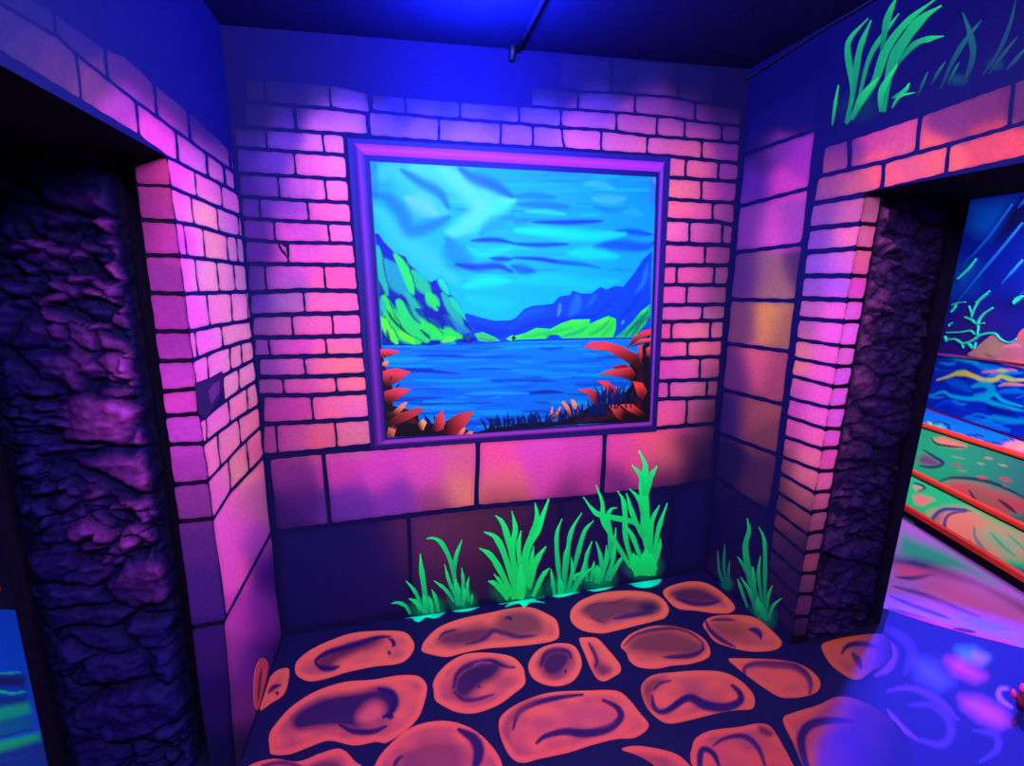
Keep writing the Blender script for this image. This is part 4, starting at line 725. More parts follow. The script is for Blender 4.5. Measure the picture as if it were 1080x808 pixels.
stone('broad painted stone with a heart-shaped fold, right of centre', Fc((295,500),(310,460),(350,435),(430,425),(520,418),(620,422),(690,450),(745,500),(762,540),(750,575),(690,580),(600,595),(500,620),(420,635),(370,620),(320,570)),
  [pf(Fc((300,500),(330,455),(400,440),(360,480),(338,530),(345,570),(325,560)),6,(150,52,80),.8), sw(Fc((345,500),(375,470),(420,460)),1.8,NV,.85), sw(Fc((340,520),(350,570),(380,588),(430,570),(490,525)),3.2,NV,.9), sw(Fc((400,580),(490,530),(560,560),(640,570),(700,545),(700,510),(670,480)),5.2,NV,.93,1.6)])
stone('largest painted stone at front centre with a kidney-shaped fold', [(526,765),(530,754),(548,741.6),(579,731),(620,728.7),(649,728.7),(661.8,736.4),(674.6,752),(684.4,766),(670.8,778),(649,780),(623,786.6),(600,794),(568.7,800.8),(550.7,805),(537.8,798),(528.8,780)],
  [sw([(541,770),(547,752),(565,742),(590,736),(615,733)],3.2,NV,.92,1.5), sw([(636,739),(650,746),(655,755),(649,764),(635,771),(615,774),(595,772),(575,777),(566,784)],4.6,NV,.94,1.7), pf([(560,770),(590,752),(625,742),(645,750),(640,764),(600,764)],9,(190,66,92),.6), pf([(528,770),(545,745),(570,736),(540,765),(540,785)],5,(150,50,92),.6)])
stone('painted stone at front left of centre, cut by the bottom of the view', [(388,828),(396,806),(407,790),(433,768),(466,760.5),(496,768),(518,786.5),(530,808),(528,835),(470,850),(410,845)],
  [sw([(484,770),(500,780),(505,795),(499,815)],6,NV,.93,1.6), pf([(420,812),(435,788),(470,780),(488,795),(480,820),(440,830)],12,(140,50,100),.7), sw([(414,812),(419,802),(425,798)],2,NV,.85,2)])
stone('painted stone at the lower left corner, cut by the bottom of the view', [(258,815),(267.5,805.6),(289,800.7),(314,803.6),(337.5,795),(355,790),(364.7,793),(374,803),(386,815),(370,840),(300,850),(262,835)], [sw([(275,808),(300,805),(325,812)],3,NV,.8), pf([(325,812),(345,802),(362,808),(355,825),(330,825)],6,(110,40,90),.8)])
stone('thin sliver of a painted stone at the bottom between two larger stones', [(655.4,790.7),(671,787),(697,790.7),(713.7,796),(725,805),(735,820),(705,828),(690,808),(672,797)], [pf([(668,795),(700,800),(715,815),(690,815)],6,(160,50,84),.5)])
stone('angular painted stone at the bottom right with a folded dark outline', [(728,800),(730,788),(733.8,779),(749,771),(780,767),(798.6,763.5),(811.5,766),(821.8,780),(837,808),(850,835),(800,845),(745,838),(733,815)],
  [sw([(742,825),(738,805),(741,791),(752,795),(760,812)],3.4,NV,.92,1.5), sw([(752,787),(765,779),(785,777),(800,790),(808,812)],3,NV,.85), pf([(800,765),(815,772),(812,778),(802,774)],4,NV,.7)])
pool_tint = [('p', [(893,740),(940,700),(1000,690),(1000,830),(850,830),(868,790)], 26, (96,40,190), .75)]  # violet tint of the blue light pool, unused
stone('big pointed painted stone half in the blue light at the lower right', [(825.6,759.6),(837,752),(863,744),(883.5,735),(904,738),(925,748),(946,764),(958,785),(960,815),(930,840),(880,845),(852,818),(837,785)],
  [sw([(856,822),(848,800),(845,778),(856,764),(880,760),(900,762)],5.0,NV,.92,1.5), pf([(862,800),(870,775),(900,770),(935,800),(930,830),(880,830)],10,(90,36,170),.6)]+[('p', [(885,725),(990,725),(990,860),(890,860),(872,780)], 24, (62,26,130), .85), ('p', [(925,735),(1000,735),(1000,860),(915,860)], 26, (34,20,104), .97)])  # right half recoloured: the blue light pool painted onto the stone
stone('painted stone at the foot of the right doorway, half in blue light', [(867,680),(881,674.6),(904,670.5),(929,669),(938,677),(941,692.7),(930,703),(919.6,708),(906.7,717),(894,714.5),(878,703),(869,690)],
  [sw([(888,690),(893,682),(908,679),(925,683)],3,NV,.9,1.5), sw([(899,690),(905,697),(908,705)],4,NV,.85), ('p', [(918,660),(970,660),(960,730),(905,725)], 14, (80,34,150), .85), ('p', [(934,660),(980,660),(970,730),(926,725)], 9, (38,22,110), .95)])  # violet right end is the blue light pool put into the colour
# the stone that folds from the floor up the left wall
o = stone('small painted stone folding from the floor up the left wall', [(282,721),(286,713),(293.5,706.8),(304,705),(305,713),(303,724),(298.6,733.8),(286,742),(274.5,749.5),(277,735)],
  [sw([(283,731),(289,725),(296,723)],2.4,NV,.9,1.6), sw([(291,732),(294,731)],1.8,NV,.95,2.5)], tint=.7)
mb = MB(); mb_poly = smooth([(276,694),(280.6,696.5),(282.3,703),(280,716),(276,732),(271,749),(267.5,744),(267,728),(268,710.7),(271.6,697.8)], 3, True)
patch(mb, 'left', mb_poly, .003, lambda P: paint(P, (205,72,80), [sw([(275,705),(273,720),(271,740)],1.6,NV,.8)]), 1.2)
w = mb.build('wall_part', M_fine); w.data.transform(w.matrix_world); w.parent = o; w.matrix_parent_inverse.identity(); w.data.transform(__import__('mathutils').Matrix.Translation(-o.location))

# ================================================================== RIGHT ROOM: floor paint, lanes, rails, storm mural
def band(mb, plane, xs, ytop, ybot, off, fn, step=3.5, m=0):
    x0, x1 = xs
    nx = int((x1-x0)/step)+2; x = np.linspace(x0, x1, nx); yt, yb = yat(ytop, x), yat(ybot, x); ny = max(3, int(np.max(yb-yt)/step)+2)
    v = np.linspace(0, 1, ny)[:, None]; G = np.stack([np.tile(x, (ny, 1)), yt*(1-v)+yb*v], -1); P = G.reshape(-1, 2)
    mb.grid(world(plane, P, off).reshape(ny, nx, 3), fn(P).reshape(ny, nx, 3), m, -PLANES[plane][1]*off*.9)
WB = [(940,419.3),(982,432),(1080,464)]; Ra = [(940,441),(978,452),(1080,486)]; Rb = [(930,486.5),(966,505),(1080,562)]; Rc = [(920,524),(956,548),(1080,624)]; PE = [(925,640),(935,642.5),(985,659),(1030,671.5),(1080,684)]
X0, X1 = 915, 1130
Qa = lambda *p: C(950, 420, 6.731, p); Qb = lambda *p: C(930, 520, 5.773, p); Qc = lambda *p: C(900, 600, 3.883, p); Qd = lambda *p: C(970, 310, 6.736, p); Qe = lambda *p: C(980, 200, 6.73, p)
mb = MB()
# blue strip by the wall
band(mb, 'floor', (X0, X1), WB, Ra, .004, lambda P: paint(P, (8,100,225), [sw(Qa((190,175),(215,190),(205,215)),1.6,(120,220,60),.9,2), sw(Qa((225,185),(290,175),(345,205),(320,240)),2,(10,20,110),.9,2), ('p', Qa((230,195),(290,185),(315,215),(250,215)),2,(60,200,150),.9), sw(Qa((440,270),(520,265),(590,278)),1.8,(10,24,110),.9,2), sw(Qa((580,310),(680,325),(760,350)),1.8,(10,24,110),.85,2), ('p', Qa((700,350),(760,310),(880,300),(880,380),(800,385)),3,(240,110,110),.9), sw(Qa((700,340),(740,305),(800,295)),1.6,(30,20,110),.9,2), ('p', Qa((830,330),(900,330),(900,365),(840,360)),2,(220,150,80),.8)]), 2.4)
far_paint = mb.build('blue_floor_paint', M_fine, floor_o)
mb = MB()
bandS = [('p', Qa((115,440),(165,400),(290,465),(240,495),(150,485)),3,(90,30,90),.9), sw(Qa((160,375),(230,420),(300,470),(230,500),(130,490)),2.4,(20,24,70),.9,1.6), ('p', Qa((235,300),(300,290),(460,345),(420,358),(300,340)),3,(225,90,90),.9), sw(Qa((215,290),(250,330),(350,350),(450,358)),1.6,(16,20,50),.9,2),
  ('p', Qa((310,640),(340,600),(430,590),(600,640),(875,740),(960,820),(600,830),(480,740)),5,(170,44,64),.9), sw(Qa((260,610),(330,580),(430,575),(560,590),(700,630),(880,720)),2.6,(14,20,66),.9,1.4), ('p', Qa((500,660),(600,680),(700,760),(650,800),(540,740)),6,(110,78,70),.8), sw(Qa((480,660),(530,740),(560,800)),2.4,(14,26,60),.85,1.4), sw(Qa((690,730),(760,780),(820,830)),3,(14,20,60),.85,1.4),
  sw(Qa((540,570),(610,578)),2.6,(170,50,70),.8), sw(Qa((700,580),(790,595)),3,(160,40,70),.8), sw(Qa((360,480),(430,490)),3,(120,60,80),.7), sw(Qa((590,430),(650,440)),1.6,(170,110,60),.8), sw(Qa((690,480),(760,492)),1.4,(150,130,70),.8), sw(Qa((400,520),(470,530)),1.6,(130,100,80),.7), sw(Qa((540,465),(590,480)),1.4,(150,120,80),.7), sw(Qa((350,420),(460,440)),1.4,(110,130,80),.6), sw(Qa((720,630),(760,640)),2,(150,40,70),.8)]
band(mb, 'floor', (X0, X1), Ra, Rb, .012, lambda P: paint(P, lambda Q: lin((20,125,92))*(1-np.clip((Q[:, :1]-990)/140,0,1))+lin((34,48,92))*np.clip((Q[:, :1]-990)/140,0,1), bandS), 1.4)
lane = mb.build('putting_lane', M_fine); recentre(lane); tag(lane, 'dark green putting lane with a brown painted swirl between two red rails', 'putting lane', 'putting lanes')
mb = MB()
band2 = [('p', Qb((190,30),(230,20),(320,50),(290,60),(250,85),(205,75)),2.5,(255,110,130),.95), ('p', Qb((290,130),(430,100),(540,115),(640,170),(866,280),(900,420),(760,400),(640,420),(480,360),(400,280),(340,200)),6,(255,120,120),.9), ('p', Qb((590,230),(680,215),(780,270),(860,330),(830,400),(720,380),(620,310)),8,(130,190,150),.85),
  sw(Qb((560,210),(570,290),(640,380),(690,450)),3,(60,130,150),.8), sw(Qb((660,250),(740,340),(820,400)),2.6,(50,170,140),.8), sw(Qb((760,260),(820,310),(870,360)),2.6,(50,180,140),.8), sw(Qb((520,110),(380,110),(320,150),(305,200),(340,250),(420,310)),3,(24,22,150),.95,1.5), sw(Qb((540,118),(420,135),(380,190),(400,250),(470,320),(560,380)),2.4,(30,26,150),.9,1.6), ('p', Qb((400,290),(520,370),(700,440),(900,480),(900,640),(600,420),(420,310)),3,(22,24,160),.9), ('p', Qb((320,150),(370,130),(340,200),(400,290),(330,230)),4,(120,60,130),.7),
  sw(Qb((530,300),(545,340),(570,390)),4,(26,26,150),.8), ('p', Qa((85,640),(100,628),(160,650),(110,668)),2,(235,130,150),.9), sw(Qa((80,610),(140,625),(170,650),(120,672)),1.6,(24,20,90),.9,2)]
band(mb, 'floor', (X0, X1), Rb, Rc, .012, lambda P: paint(P, (28,190,130), band2)*.75, 1.4)
lane = mb.build('putting_lane', M_fine); recentre(lane); tag(lane, 'bright green putting lane with a pink painted stone between the two nearer red rails', 'putting lane', 'putting lanes')
# near floor paint of the right room
mb = MB()
band3 = [('p', Qb((120,250),(420,370),(700,560),(520,480),(330,470),(150,400),(90,400)),6,(12,150,140),.95), ('p', Qb((60,400),(200,400),(330,440),(900,700),(900,760),(600,560),(330,500),(70,430)),5,(22,18,120),.95),
  ('p', Qb((90,440),(180,455),(290,480),(210,512),(90,512)),4,(225,60,130),.85), sw(Qb((90,515),(200,520),(330,490)),2.2,(60,20,120),.85,1.6), ('p', Qb((330,500),(430,520),(700,640),(900,760),(860,808),(500,760),(250,620),(270,540)),14,(235,80,150),.6),
  sw(Qb((70,570),(250,620),(450,700),(600,760)),2.6,(60,40,170),.75), sw(Qb((50,630),(200,690),(420,770)),2.0,(60,30,130),.8,1.5), sw(Qb((40,705),(160,740),(320,790)),1.8,(90,20,110),.85,1.5), sw(Qc((160,180),(350,235),(520,285),(660,310)),3.6,(240,50,140),.85), sw(Qc((130,190),(300,245),(480,295),(690,325)),3.4,(255,66,130),.9), sw(Qc((410,245),(500,262)),1.6,(60,10,80),.9,2),
  sw(Qc((420,190),(520,225),(640,250)),5,(120,110,190),.75), sw(Qc((200,120),(330,150),(430,180)),5,(190,80,190),.6), ('p', Qc((330,20),(470,90),(690,170),(690,240),(500,200),(370,140),(300,70)),10,(180,70,160),.5)]
band3 = [(q[0], q[1], q[2]*(1.5 if q[0] == 's' else 1), q[3], q[4])+tuple(q[5:]) for q in band3]
band(mb, 'floor', (X0, X1), [(x, y+.5) for x, y in Rc], PE, .002, lambda P: paint(P, (175,96,225), band3), 1.6)
mb.build('swirled_floor_paint', M_fine, floor_o)
mb = MB()
glowp = [('p', Qc((430,330),(490,330),(545,365),(520,385),(450,365)),8,(80,150,170),.9), ('p', Qc((495,345),(545,365),(525,385),(490,370)),6,(220,90,140),.7), ('p', Qc((390,375),(440,378),(530,440),(500,452),(420,420)),9,(245,70,150),.9), ('p', Qc((260,380),(330,400),(390,460),(350,480),(280,440)),12,(110,100,210),.7), ('p', Qc((440,525),(520,530),(610,575),(645,630),(600,650),(520,620),(450,565)),7,(200,66,190),.9),
  sw(Qc((640,490),(600,495),(600,530),(650,570)),3,(150,90,200),.8), sw(Qc((120,240),(200,280),(240,340),(210,430)),6,(70,40,170),.45), sw(Qc((140,500),(240,490),(350,540),(430,620)),4,(90,50,180),.5), sw(Qc((230,560),(330,560),(400,640),(370,720),(260,700)),5,(80,50,180),.4), sw(Qc((490,660),(580,680),(590,740),(520,790)),4,(80,50,180),.45), sw(Qc((140,580),(200,650),(260,700)),3,(120,60,190),.45),
  sw(Qc((0,560),(80,600),(160,680),(220,760)),8,(90,40,160),.5), sw(Qc((100,290),(160,330),(150,400),(90,440)),5,(120,60,160),.4)]
glowp = [(q[0], q[1], q[2]*(1.3 if q[0] == 's' else 1), tuple(min(255, int(c*f)) for c, f in zip(q[3], (1.25, 1.1, 1.05))) if q[0] == 's' else q[3], min(.95, q[4]*1.05))+tuple(q[5:]) for q in glowp]
PEb = [(x, y+.4) for x, y in PE]
poly = np.array([(938,643.3)]+[tuple(q) for q in PEb[2:]]+[(1130,697),(1140,850),(850,850),(858,790),(862,740),(872,712),(900,690),(920,676),(931,668)])
patch(mb, 'floor', poly, .0006, lambda P: paint(P, (34,22,104), glowp+[('p', [(840,640),(925,640),(915,700),(900,740),(905,860),(840,860)], 22, (17,7,62), 1)]), 2.4)  # spots are paint; the blue light pool is also in the ground colour
mb.build('blue_pool_spotted_floor_paint', M_fine, floor_o)
# rails
def rail(line, label, hw, hh, lift=0.0, extra=(915, 1135)):
    a, b = yat(line, extra[0]), yat(line, extra[1])
    p = world('floor', [(extra[0], a), (extra[1], b)], 0); d = nrm(p[1]-p[0]); n = np.array([-d[1], d[0], 0]); 
    if np.dot(n, CAM-p[0]) < 0: n = -n
    t = empty('lane_rail', p.mean(0), label, 'lane rail', 'red rails of the putting lanes')
    prof = [(hw, lift), (hw, hh*.6), (hw*.7, hh*.9), (0, hh), (-hw*.7, hh*.9), (-hw, hh*.6), (-hw, lift)]
    mb = MB(); A_ = np.array([p[0]+n*u+np.array([0, 0, v]) for u, v in prof]); B_ = np.array([p[1]+n*u+np.array([0, 0, v]) for u, v in prof])
    mb.prism(A_, B_, 0); mb.build('rail', M_rail, t)
    mb = MB(); A_ = np.array([p[0]+n*u+np.array([0, 0, v]) for u, v in ((hw*.75, 0.0), (hw*.75, lift+.001), (-hw*.75, lift+.001), (-hw*.75, 0.0))]); B_ = A_+(p[1]-p[0])
    mb.prism(A_, B_, 0); mb.build('base_board', M_railk, t)
rail(Ra, 'farthest red rail, running below the blue strip at the storm mural', .035, .075, .03)
rail(Rb, 'middle red rail between the dark green and bright green putting lanes', .028, .06, .025)
rail(Rc, 'nearest red rail with a board in shadow black under it, in the right room', .024, .095, .06)
# pink skirting line at the foot of the storm wall
pa, pb = world('floor', [(915, yat(WB, 915)), (1135, yat(WB, 1135))], 0)
n = PLANES['storm'][1]; n = n if np.dot(n, CAM-pa) > 0 else -n; PLANES['storm'] = (pa, n)
mb = MB(); ext = nrm(pb-pa); q0, q1 = pa-ext*1.0, pb+ext*2.0
A_ = np.array([q0+np.array([0, 0, z0]), q1+np.array([0, 0, z0]), q1+np.array([0, 0, 2.7]), q0+np.array([0, 0, 2.7])]); mb.prism(A_, A_-n*.1, 0)
far_wall = mb.build('wall_storm_room', M_wall); tag(far_wall, 'far wall of the right room carrying the storm mural', kind='structure')
mb = MB(); A_ = np.array([q0, q0+n*.03, q0+n*.03+np.array([0, 0, .05]), q0+np.array([0, 0, .05])]); mb.prism(A_, A_+(q1-q0), 0)
sk = mb.build('trim_1', principled('pink_skirting', tuple(lin((225, 60, 150))), .6, .2, grain=.1, scale=20)); tag(sk, 'pink skirting strip under the storm mural', kind='structure')
# storm mural
sto = empty('storm_mural', world('storm', [(1040, 440)], 0)[0], 'stormy sea mural with lightning and rain on the far wall through the right doorway', 'mural')
HZ = [(940,366.5),(995,371.5),(1025,377),(1080,384.5),(1140,393)]
sk_s = [('p', Qe((310,100),(600,90),(520,230),(430,330),(340,310),(285,260)),9,(0,84,215),.9), ('p', Qe((560,120),(673,60),(720,60),(720,240),(600,330),(480,370),(500,290)),8,(12,8,70),.9), ('p', Qe((200,540),(330,540),(300,700),(190,720)),14,(0,84,210),.7),
  ('p', Qd((560,60),(741,20),(800,60),(760,140),(640,110)),10,(10,8,70),.6), ('p', Qd((190,260),(380,120),(560,160),(560,280),(350,400),(180,400)),14,(52,24,130),.7)]
rain = [sw(Qe((600,100),(400,370),(240,540)),1.6,(20,90,225),.8,1.6), sw(Qe((673,235),(520,420),(350,620),(210,790)),1.5,(30,120,230),.9,1.6), sw(Qe((673,500),(520,670)),1.4,(30,150,230),.9,1.8), sw(Qe((700,60),(640,130)),1.2,(20,90,220),.7,1.6), sw(Qe((720,700),(640,760)),3,(30,40,220),.7)]
mb = MB()
band(mb, 'storm', (X0, X1), [(X0,150),(X1,150)], HZ, .01, lambda P: paint(P, lambda Q: lin((6,26,160))*(1-np.clip((Q[:, 1:]-290)/90,0,1))+lin((34,14,124))*np.clip((Q[:, 1:]-290)/90,0,1), sk_s), 1.8)
for i, q in enumerate(rain): ribbon(mb, 'storm', q[1], 1.0, .018+.0006*i, q[3], (10, 60, 190), tip=.3)
mb.build('storm_sky', M_fine, sto)
mb = MB()
sea = []; r8 = np.random.RandomState(4)
for _ in range(26):
    x, y = r8.uniform(960, 1100), r8.uniform(378, 450); w_ = r8.uniform(7, 22)
    sea.append(sw([(x-w_, y+r8.uniform(0, 3)), (x-w_*.3, y-r8.uniform(0, 3)), (x+w_*.4, y+r8.uniform(0, 3)), (x+w_, y+r8.uniform(0, 4))], r8.uniform(1, 3), [(0, 110, 230), (0, 70, 215), (2, 14, 120), (0, 150, 230)][r8.randint(4)], .75, 1.2))
for (pts, w_, c, a) in [(Qd((150,490),(230,500),(290,460),(400,490),(500,540),(640,560),(741,560)),3.2,(0,130,230),.8),(Qd((170,440),(260,450),(330,470),(430,500)),2.4,(0,180,235),.8),(Qd((130,612),(220,585),(300,555),(380,580),(460,612),(540,610),(590,585),(660,610),(800,610)),2.6,(225,200,60),.95),(Qd((260,575),(330,565),(390,590)),3,(235,190,60),.9),(Qd((270,550),(340,545)),1.8,(110,210,90),.9),
  (Qd((450,555),(520,552),(640,540),(700,545)),2.2,(235,110,170),.85),(Qd((570,655),(640,640),(760,650)),2.0,(235,130,110),.9),(Qd((100,720),(175,695),(230,725),(350,745),(470,740),(540,710),(600,760),(741,800)),2.6,(0,180,225),.9),(Qd((380,660),(470,640),(520,680),(480,720),(400,720)),4.5,(0,165,215),.8),(Qd((200,620),(300,650),(370,690)),5,(0,90,220),.7),(Qd((560,700),(650,690),(760,700)),3,(0,110,220),.8),(Qd((120,800),(200,765),(300,790)),2,(0,110,230),.7),
  (Qd((430,500),(520,520),(600,530)),3,(0,120,220),.7),(Qd((150,540),(250,530),(380,530)),2.4,(0,40,180),.8),(Qd((250,480),(330,500),(390,490)),2.0,(0,40,190),.7),(Qa((460,0),(600,10),(700,50),(875,90)),3,(0,170,215),.85),(Qa((590,160),(680,140),(780,160),(900,170)),4,(0,150,210),.8),(Qa((240,70),(330,25),(400,60),(500,90)),2.2,(10,60,220),.8),(Qa((470,130),(620,180),(780,230)),4,(0,130,225),.7),(Qa((620,60),(700,90),(820,110)),5,(4,16,140),.8),
  (Qd((560,540),(630,548)),2.4,(150,210,110),.7),(Qd((580,575),(630,590),(700,615)),2,(120,200,120),.8)]:
    sea.append(sw(pts, w_*1.35, c, a, 1.3))
band(mb, 'storm', (X0, X1), HZ, [(x, y-1.5) for x, y in WB], .012, lambda P: paint(P, (4,40,185), sea), 1.2)
mb.build('sea', M_fine, sto)
mb = MB()
patch(mb, 'storm', smooth(Qd((350,435),(400,390),(470,330),(530,290),(580,310),(630,340),(690,320),(720,270),(760,240),(830,230),(830,520),(700,515),(600,500),(480,460)), 3, True), .016, lambda P: paint(P, (190,96,130), [('p', Qd((380,420),(470,340),(560,310),(600,380),(560,450),(440,450)),8,(170,130,110),.8), ('p', Qd((560,480),(741,470),(741,520),(640,520)),3,(255,96,120),.8), sw(Qd((600,380),(680,360),(741,380)),3,(235,120,170),.7), sw(Qd((480,400),(500,440),(560,450)),1.6,(90,50,70),.6), sw(Qd((700,300),(741,260)),5,(245,90,90),.7)]), 2)
mb.build('storm_cloud', M_fine, sto)
bolt = (30, 215, 170)
for i, (pts, w_) in enumerate([(Qd((490,0),(430,50),(400,100),(375,165)),.95),(Qd((360,85),(375,130),(380,150)),.8),(Qd((330,165),(380,185),(410,210),(470,208)),1.1),(Qd((530,100),(470,140),(430,190),(425,240),(420,285)),1.1),(Qd((200,275),(300,272),(370,262),(400,285),(430,290)),1.0),(Qd((190,325),(260,322),(310,350),(350,345),(390,330),(450,290),(540,280),(590,325),(650,345),(700,320)),1.25),(Qd((310,350),(320,385)),.8),(Qd((350,345),(390,385),(410,345)),1.4),(Qd((215,230),(225,212),(240,205)),.7),(Qd((240,80),(280,65),(335,58)),1.0),(Qd((232,130),(260,95),(270,75)),.9),
   (Qd((680,72),(741,25),(800,0)),1.0),(Qe((210,635),(290,560),(345,490)),1.0),(Qe((345,805),(440,720)),1.2),(Qe((610,800),(640,770),(673,755)),1.2),(Qd((190,300),(200,340)),1.2)]):
    mb = MB(); ribbon(mb, 'storm', pts, w_*.72, .021+.0004*i, bolt, (30, 190, 190), tip=.5); mb.build('lightning_bolt', M_fine, sto)
mb = MB(); ribbon(mb, 'storm', [(965,372.5),(1000,374.5),(1040,379),(1080,384),(1130,391)], .8, .03, (190,70,130), (60,10,50)); mb.build('horizon_line', M_fine, sto)
# dim coral-like prop at the right edge of the view
base = world('floor', [(1079, 750)], 0)[0]
cor = empty('coral_prop', base, 'small dark red coral-like prop with pink tips at the far right edge', 'prop')
def tube(mb, pts, rads, m=0, k=8):
    pts = np.array(pts, float); rings = []
    for i, p in enumerate(pts):
        d = nrm(pts[min(i+1, len(pts)-1)]-pts[max(i-1, 0)]); s = nrm(np.cross(d, [.31, .2, .93])); u = np.cross(d, s)
        rings.append([p+rads[i]*(math.cos(a)*s+math.sin(a)*u) for a in np.linspace(0, 2*math.pi, k, endpoint=False)])
    V = np.array(rings).reshape(-1, 3); f = [(i*k+j, i*k+(j+1) % k, (i+1)*k+(j+1) % k, (i+1)*k+j) for i in range(len(pts)-1) for j in range(k)]
    f += [tuple(range(k-1, -1, -1)), tuple(range((len(pts)-1)*k, len(pts)*k))]
    mb.add(V, f, (1, 1, 1), m)
mb = MB(); o3 = base
Rv, Uv = RT0, np.array([0, 0, 1.])
mb2 = MB()
for (dx, h, r) in ((-.045, .075, .012), (-.02, .10, .014), (.01, .12, .017), (.04, .16, .02), (.075, .1, .018)):
    p = [o3+Rv*.02, o3+Rv*(dx*.5+.01)+Uv*h*.5, o3+Rv*dx+Uv*h]; tube(mb, p, [.022, r*1.2, r*.8])
    tube(mb2, [p[2]-Uv*.012, p[2]+Rv*dx*.15+Uv*.006, p[2]+Rv*dx*.25+Uv*.022], [r*.85, r*.8, r*.3])
tube(mb, [o3+Rv*.03, o3+Rv*.035+Uv*.03, o3+Rv*.04+Uv*.06], [.045, .04, .02])
mb.build('body', M_coral, cor, smooth=True); mb2.build('tip', M_tip, cor, smooth=True)

# ================================================================== LEFT ROOM glimpse
mb = MB()
Lm = lambda *p: C(0, 590, 3.706, p)
lst = [sw(Lm((-60,445),(0,447),(80,445)),1.6,(20,190,150),.9,1.6), sw(Lm((-60,510),(0,518),(50,526),(100,518)),1.9,(20,195,150),.9,1.6), ('p', Lm((-60,585),(0,580),(110,555),(125,600),(0,640),(-60,650)),3,(14,165,130),.85), ('p', Lm((-60,650),(20,620),(130,620),(130,660),(0,700),(-60,720)),4,(8,96,130),.7), ('p', Lm((-60,740),(0,715),(150,680),(160,710),(0,760),(-60,775)),3,(14,175,110),.9), sw(Lm((-60,715),(30,690),(130,662)),1.2,(6,50,90),.9,1.6), sw(Lm((-40,800),(60,780),(160,745)),1.2,(14,110,170),.8,1.6), ('p', Lm((-60,455),(100,455),(100,505),(-60,500)),4,(24,16,100),.9), ('p', Lm((-60,535),(110,535),(110,560),(0,575),(-60,580)),3,(8,40,120),.8), ('p', Lm((-60,760),(200,700),(200,840),(-60,840)),5,(16,28,110),.7)]
band(mb, 'floor', (-60, 75), [(-60,640),(75,647)], [(-60,830),(75,830)], .002, lambda P: paint(P, (6,66,220), lst), 1.6)
mb.build('wave_floor_paint', M_fine, floor_o)
pa, pb = world('floor', [(-40, 622), (-3.0, 625)], 0)
t = empty('lane_rail', (pa+pb)/2, 'tiny end of a red rail at the left edge, seen through the left doorway', 'lane rail', 'rail end in the left room')
mb = MB(); d = nrm(pb-pa); nn = np.array([-d[1], d[0], 0]); mb.prism(np.array([pa-nn*.02, pa+nn*.02, pa+nn*.02+[0, 0, .06], pa-nn*.02+[0, 0, .06]]), np.array([pb-nn*.02, pb+nn*.02, pb+nn*.02+[0, 0, .06], pb-nn*.02+[0, 0, .06]]), 0); mb.build('rail', M_rail, t)
mb = MB(); mb.prism(np.array([(-3.9, -3.8, z0), (-3.9, 4.9, z0), (-3.9, 4.9, 2.5), (-3.9, -3.8, 2.5)]), np.array([(-4, -3.8, z0), (-4, 4.9, z0), (-4, 4.9, 2.5), (-4, -3.8, 2.5)]), 0)
o = mb.build('wall_left_room', M_wall); tag(o, 'far dark wall of the left room', kind='structure')

# ================================================================== CEILING CONDUIT AND TRIM
cd = empty('ceiling_conduit', world('ceil', [(545, 48)], 0)[0], 'thin conduit running along the dark ceiling to the top of the back wall', 'conduit')
mb = MB(); p = world('ceil', [(546, 50), (560, 22), (574, -6), (588, -40)], .008); tube(mb, p, [.010]*4, k=10); mb.build('pipe', M_metal, cd, smooth=True)
mb = MB(); a = world('back', [(539, 46), (539.5, 56), (538, 66)], .018); tube(mb, a, [.018, .015, .011], k=8); mb.build('end_plug', M_dark, cd, smooth=True)
mb = MB(); p = world('right', [(786, 86.5), (792, 82), (860, 38), (920, 2), (960, -22)], .012)
mb_p = p; tube(mb, p, [.009, .006, .005, .005, .005], k=8); tr = mb.build('trim_2', M_metal, smooth=True); tag(tr, 'thin trim strip along the top of the right wall', kind='structure')

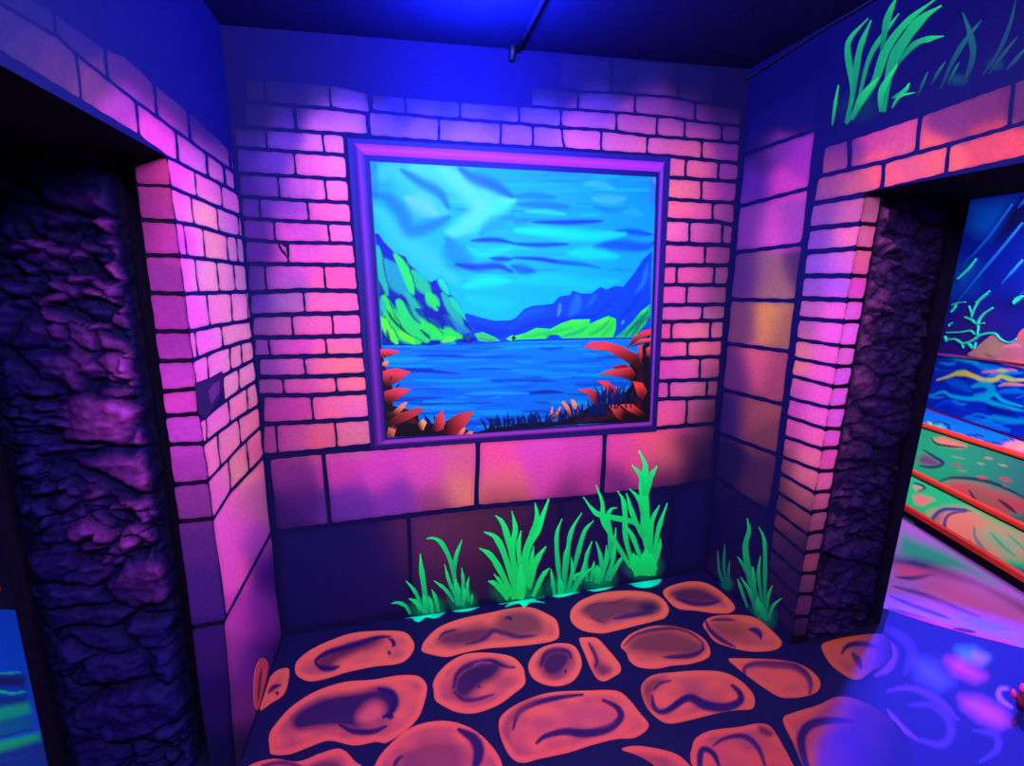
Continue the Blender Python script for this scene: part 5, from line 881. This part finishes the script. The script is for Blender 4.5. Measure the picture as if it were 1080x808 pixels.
# ================================================================== LIGHT
def area(name, loc, target, sx, sy_, power, rgb, spread=180):
    l = bpy.data.lights.new(name, 'AREA'); l.shape = 'RECTANGLE'; l.size = sx; l.size_y = sy_; l.energy = power; l.color = rgb; l.spread = math.radians(spread)
    o = bpy.data.objects.new(name, l); col.objects.link(o); o.location = loc
    o.rotation_euler = (Vector(target)-Vector(loc)).to_track_quat('-Z', 'Y').to_euler(); return o
def spot(name, loc, target, power, rgb, ang, blend=.3, rad=.05):
    l = bpy.data.lights.new(name, 'SPOT'); l.energy = power; l.color = rgb; l.spot_size = math.radians(ang); l.spot_blend = blend; l.shadow_soft_size = rad
    o = bpy.data.objects.new(name, l); col.objects.link(o); o.location = loc
    o.rotation_euler = (Vector(target)-Vector(loc)).to_track_quat('-Z', 'Y').to_euler(); return o
area('hall_fill', (.8, -2.5, 2.45), (1.1, -.2, 1.0), 1.6, .5, 122, (1, .93, 1))  # added white fill standing in for the fluorescence of the paint
area('alcove_fill', (1.12, -1.05, 2.42), (1.12, -1.0, 0), .9, .25, 24, (1, .92, 1))  # white fill added to brighten the side walls of the alcove
l = bpy.data.lights.new('alcove_blacklight', 'POINT'); l.energy = 185; l.color = (.01, .05, 1); l.shadow_soft_size = .06
o = bpy.data.objects.new('alcove_blacklight', l); col.objects.link(o); o.location = (.88, -.47, 2.40)
spot('right_room_blacklight', (4.35, .19, 2.4), (2.45, -1.45, 0), 1500, (.03, .05, 1), 37, .3, .06)
area('right_room_fill', (4.9, .2, 2.5), (5.4, .7, .4), 1.4, .6, 62, (1, .95, 1), 150)  # unseen white fill added to brighten the right room
area('storm_wall_fill', (6.0, .5, 2.45), (7.1, 1.7, 1.0), 1.2, .3, 75, (.85, .95, 1), 140)  # extra light added only to brighten the storm mural
area('left_room_lamp', (-1.6, .2, 2.4), (-1.7, .3, 0), .6, .6, 25, (.8, .9, 1))
w = bpy.data.worlds.new('world'); sc.world = w; w.use_nodes = True
bg = w.node_tree.nodes['Background']; bg.inputs[0].default_value = (.10, .05, .28, 1); bg.inputs[1].default_value = .35

# ================================================================== CAMERA
cam = bpy.data.cameras.new('camera'); cam.sensor_fit = 'HORIZONTAL'; cam.sensor_width = 36; cam.lens = FPX/1080*36; cam.clip_start = .02
co = bpy.data.objects.new('camera', cam); col.objects.link(co)
from mathutils import Matrix
m4 = Matrix(((RT[0], UP[0], -FWD[0], CAM[0]), (RT[1], UP[1], -FWD[1], CAM[1]), (RT[2], UP[2], -FWD[2], CAM[2]), (0, 0, 0, 1)))
co.matrix_world = m4
sc.camera = co
vs = sc.view_settings; sc.display_settings.display_device = 'sRGB'; vs.view_transform = 'Standard'; vs.look = 'None'; vs.gamma = 1; vs.exposure = 0; vs.use_curve_mapping = False
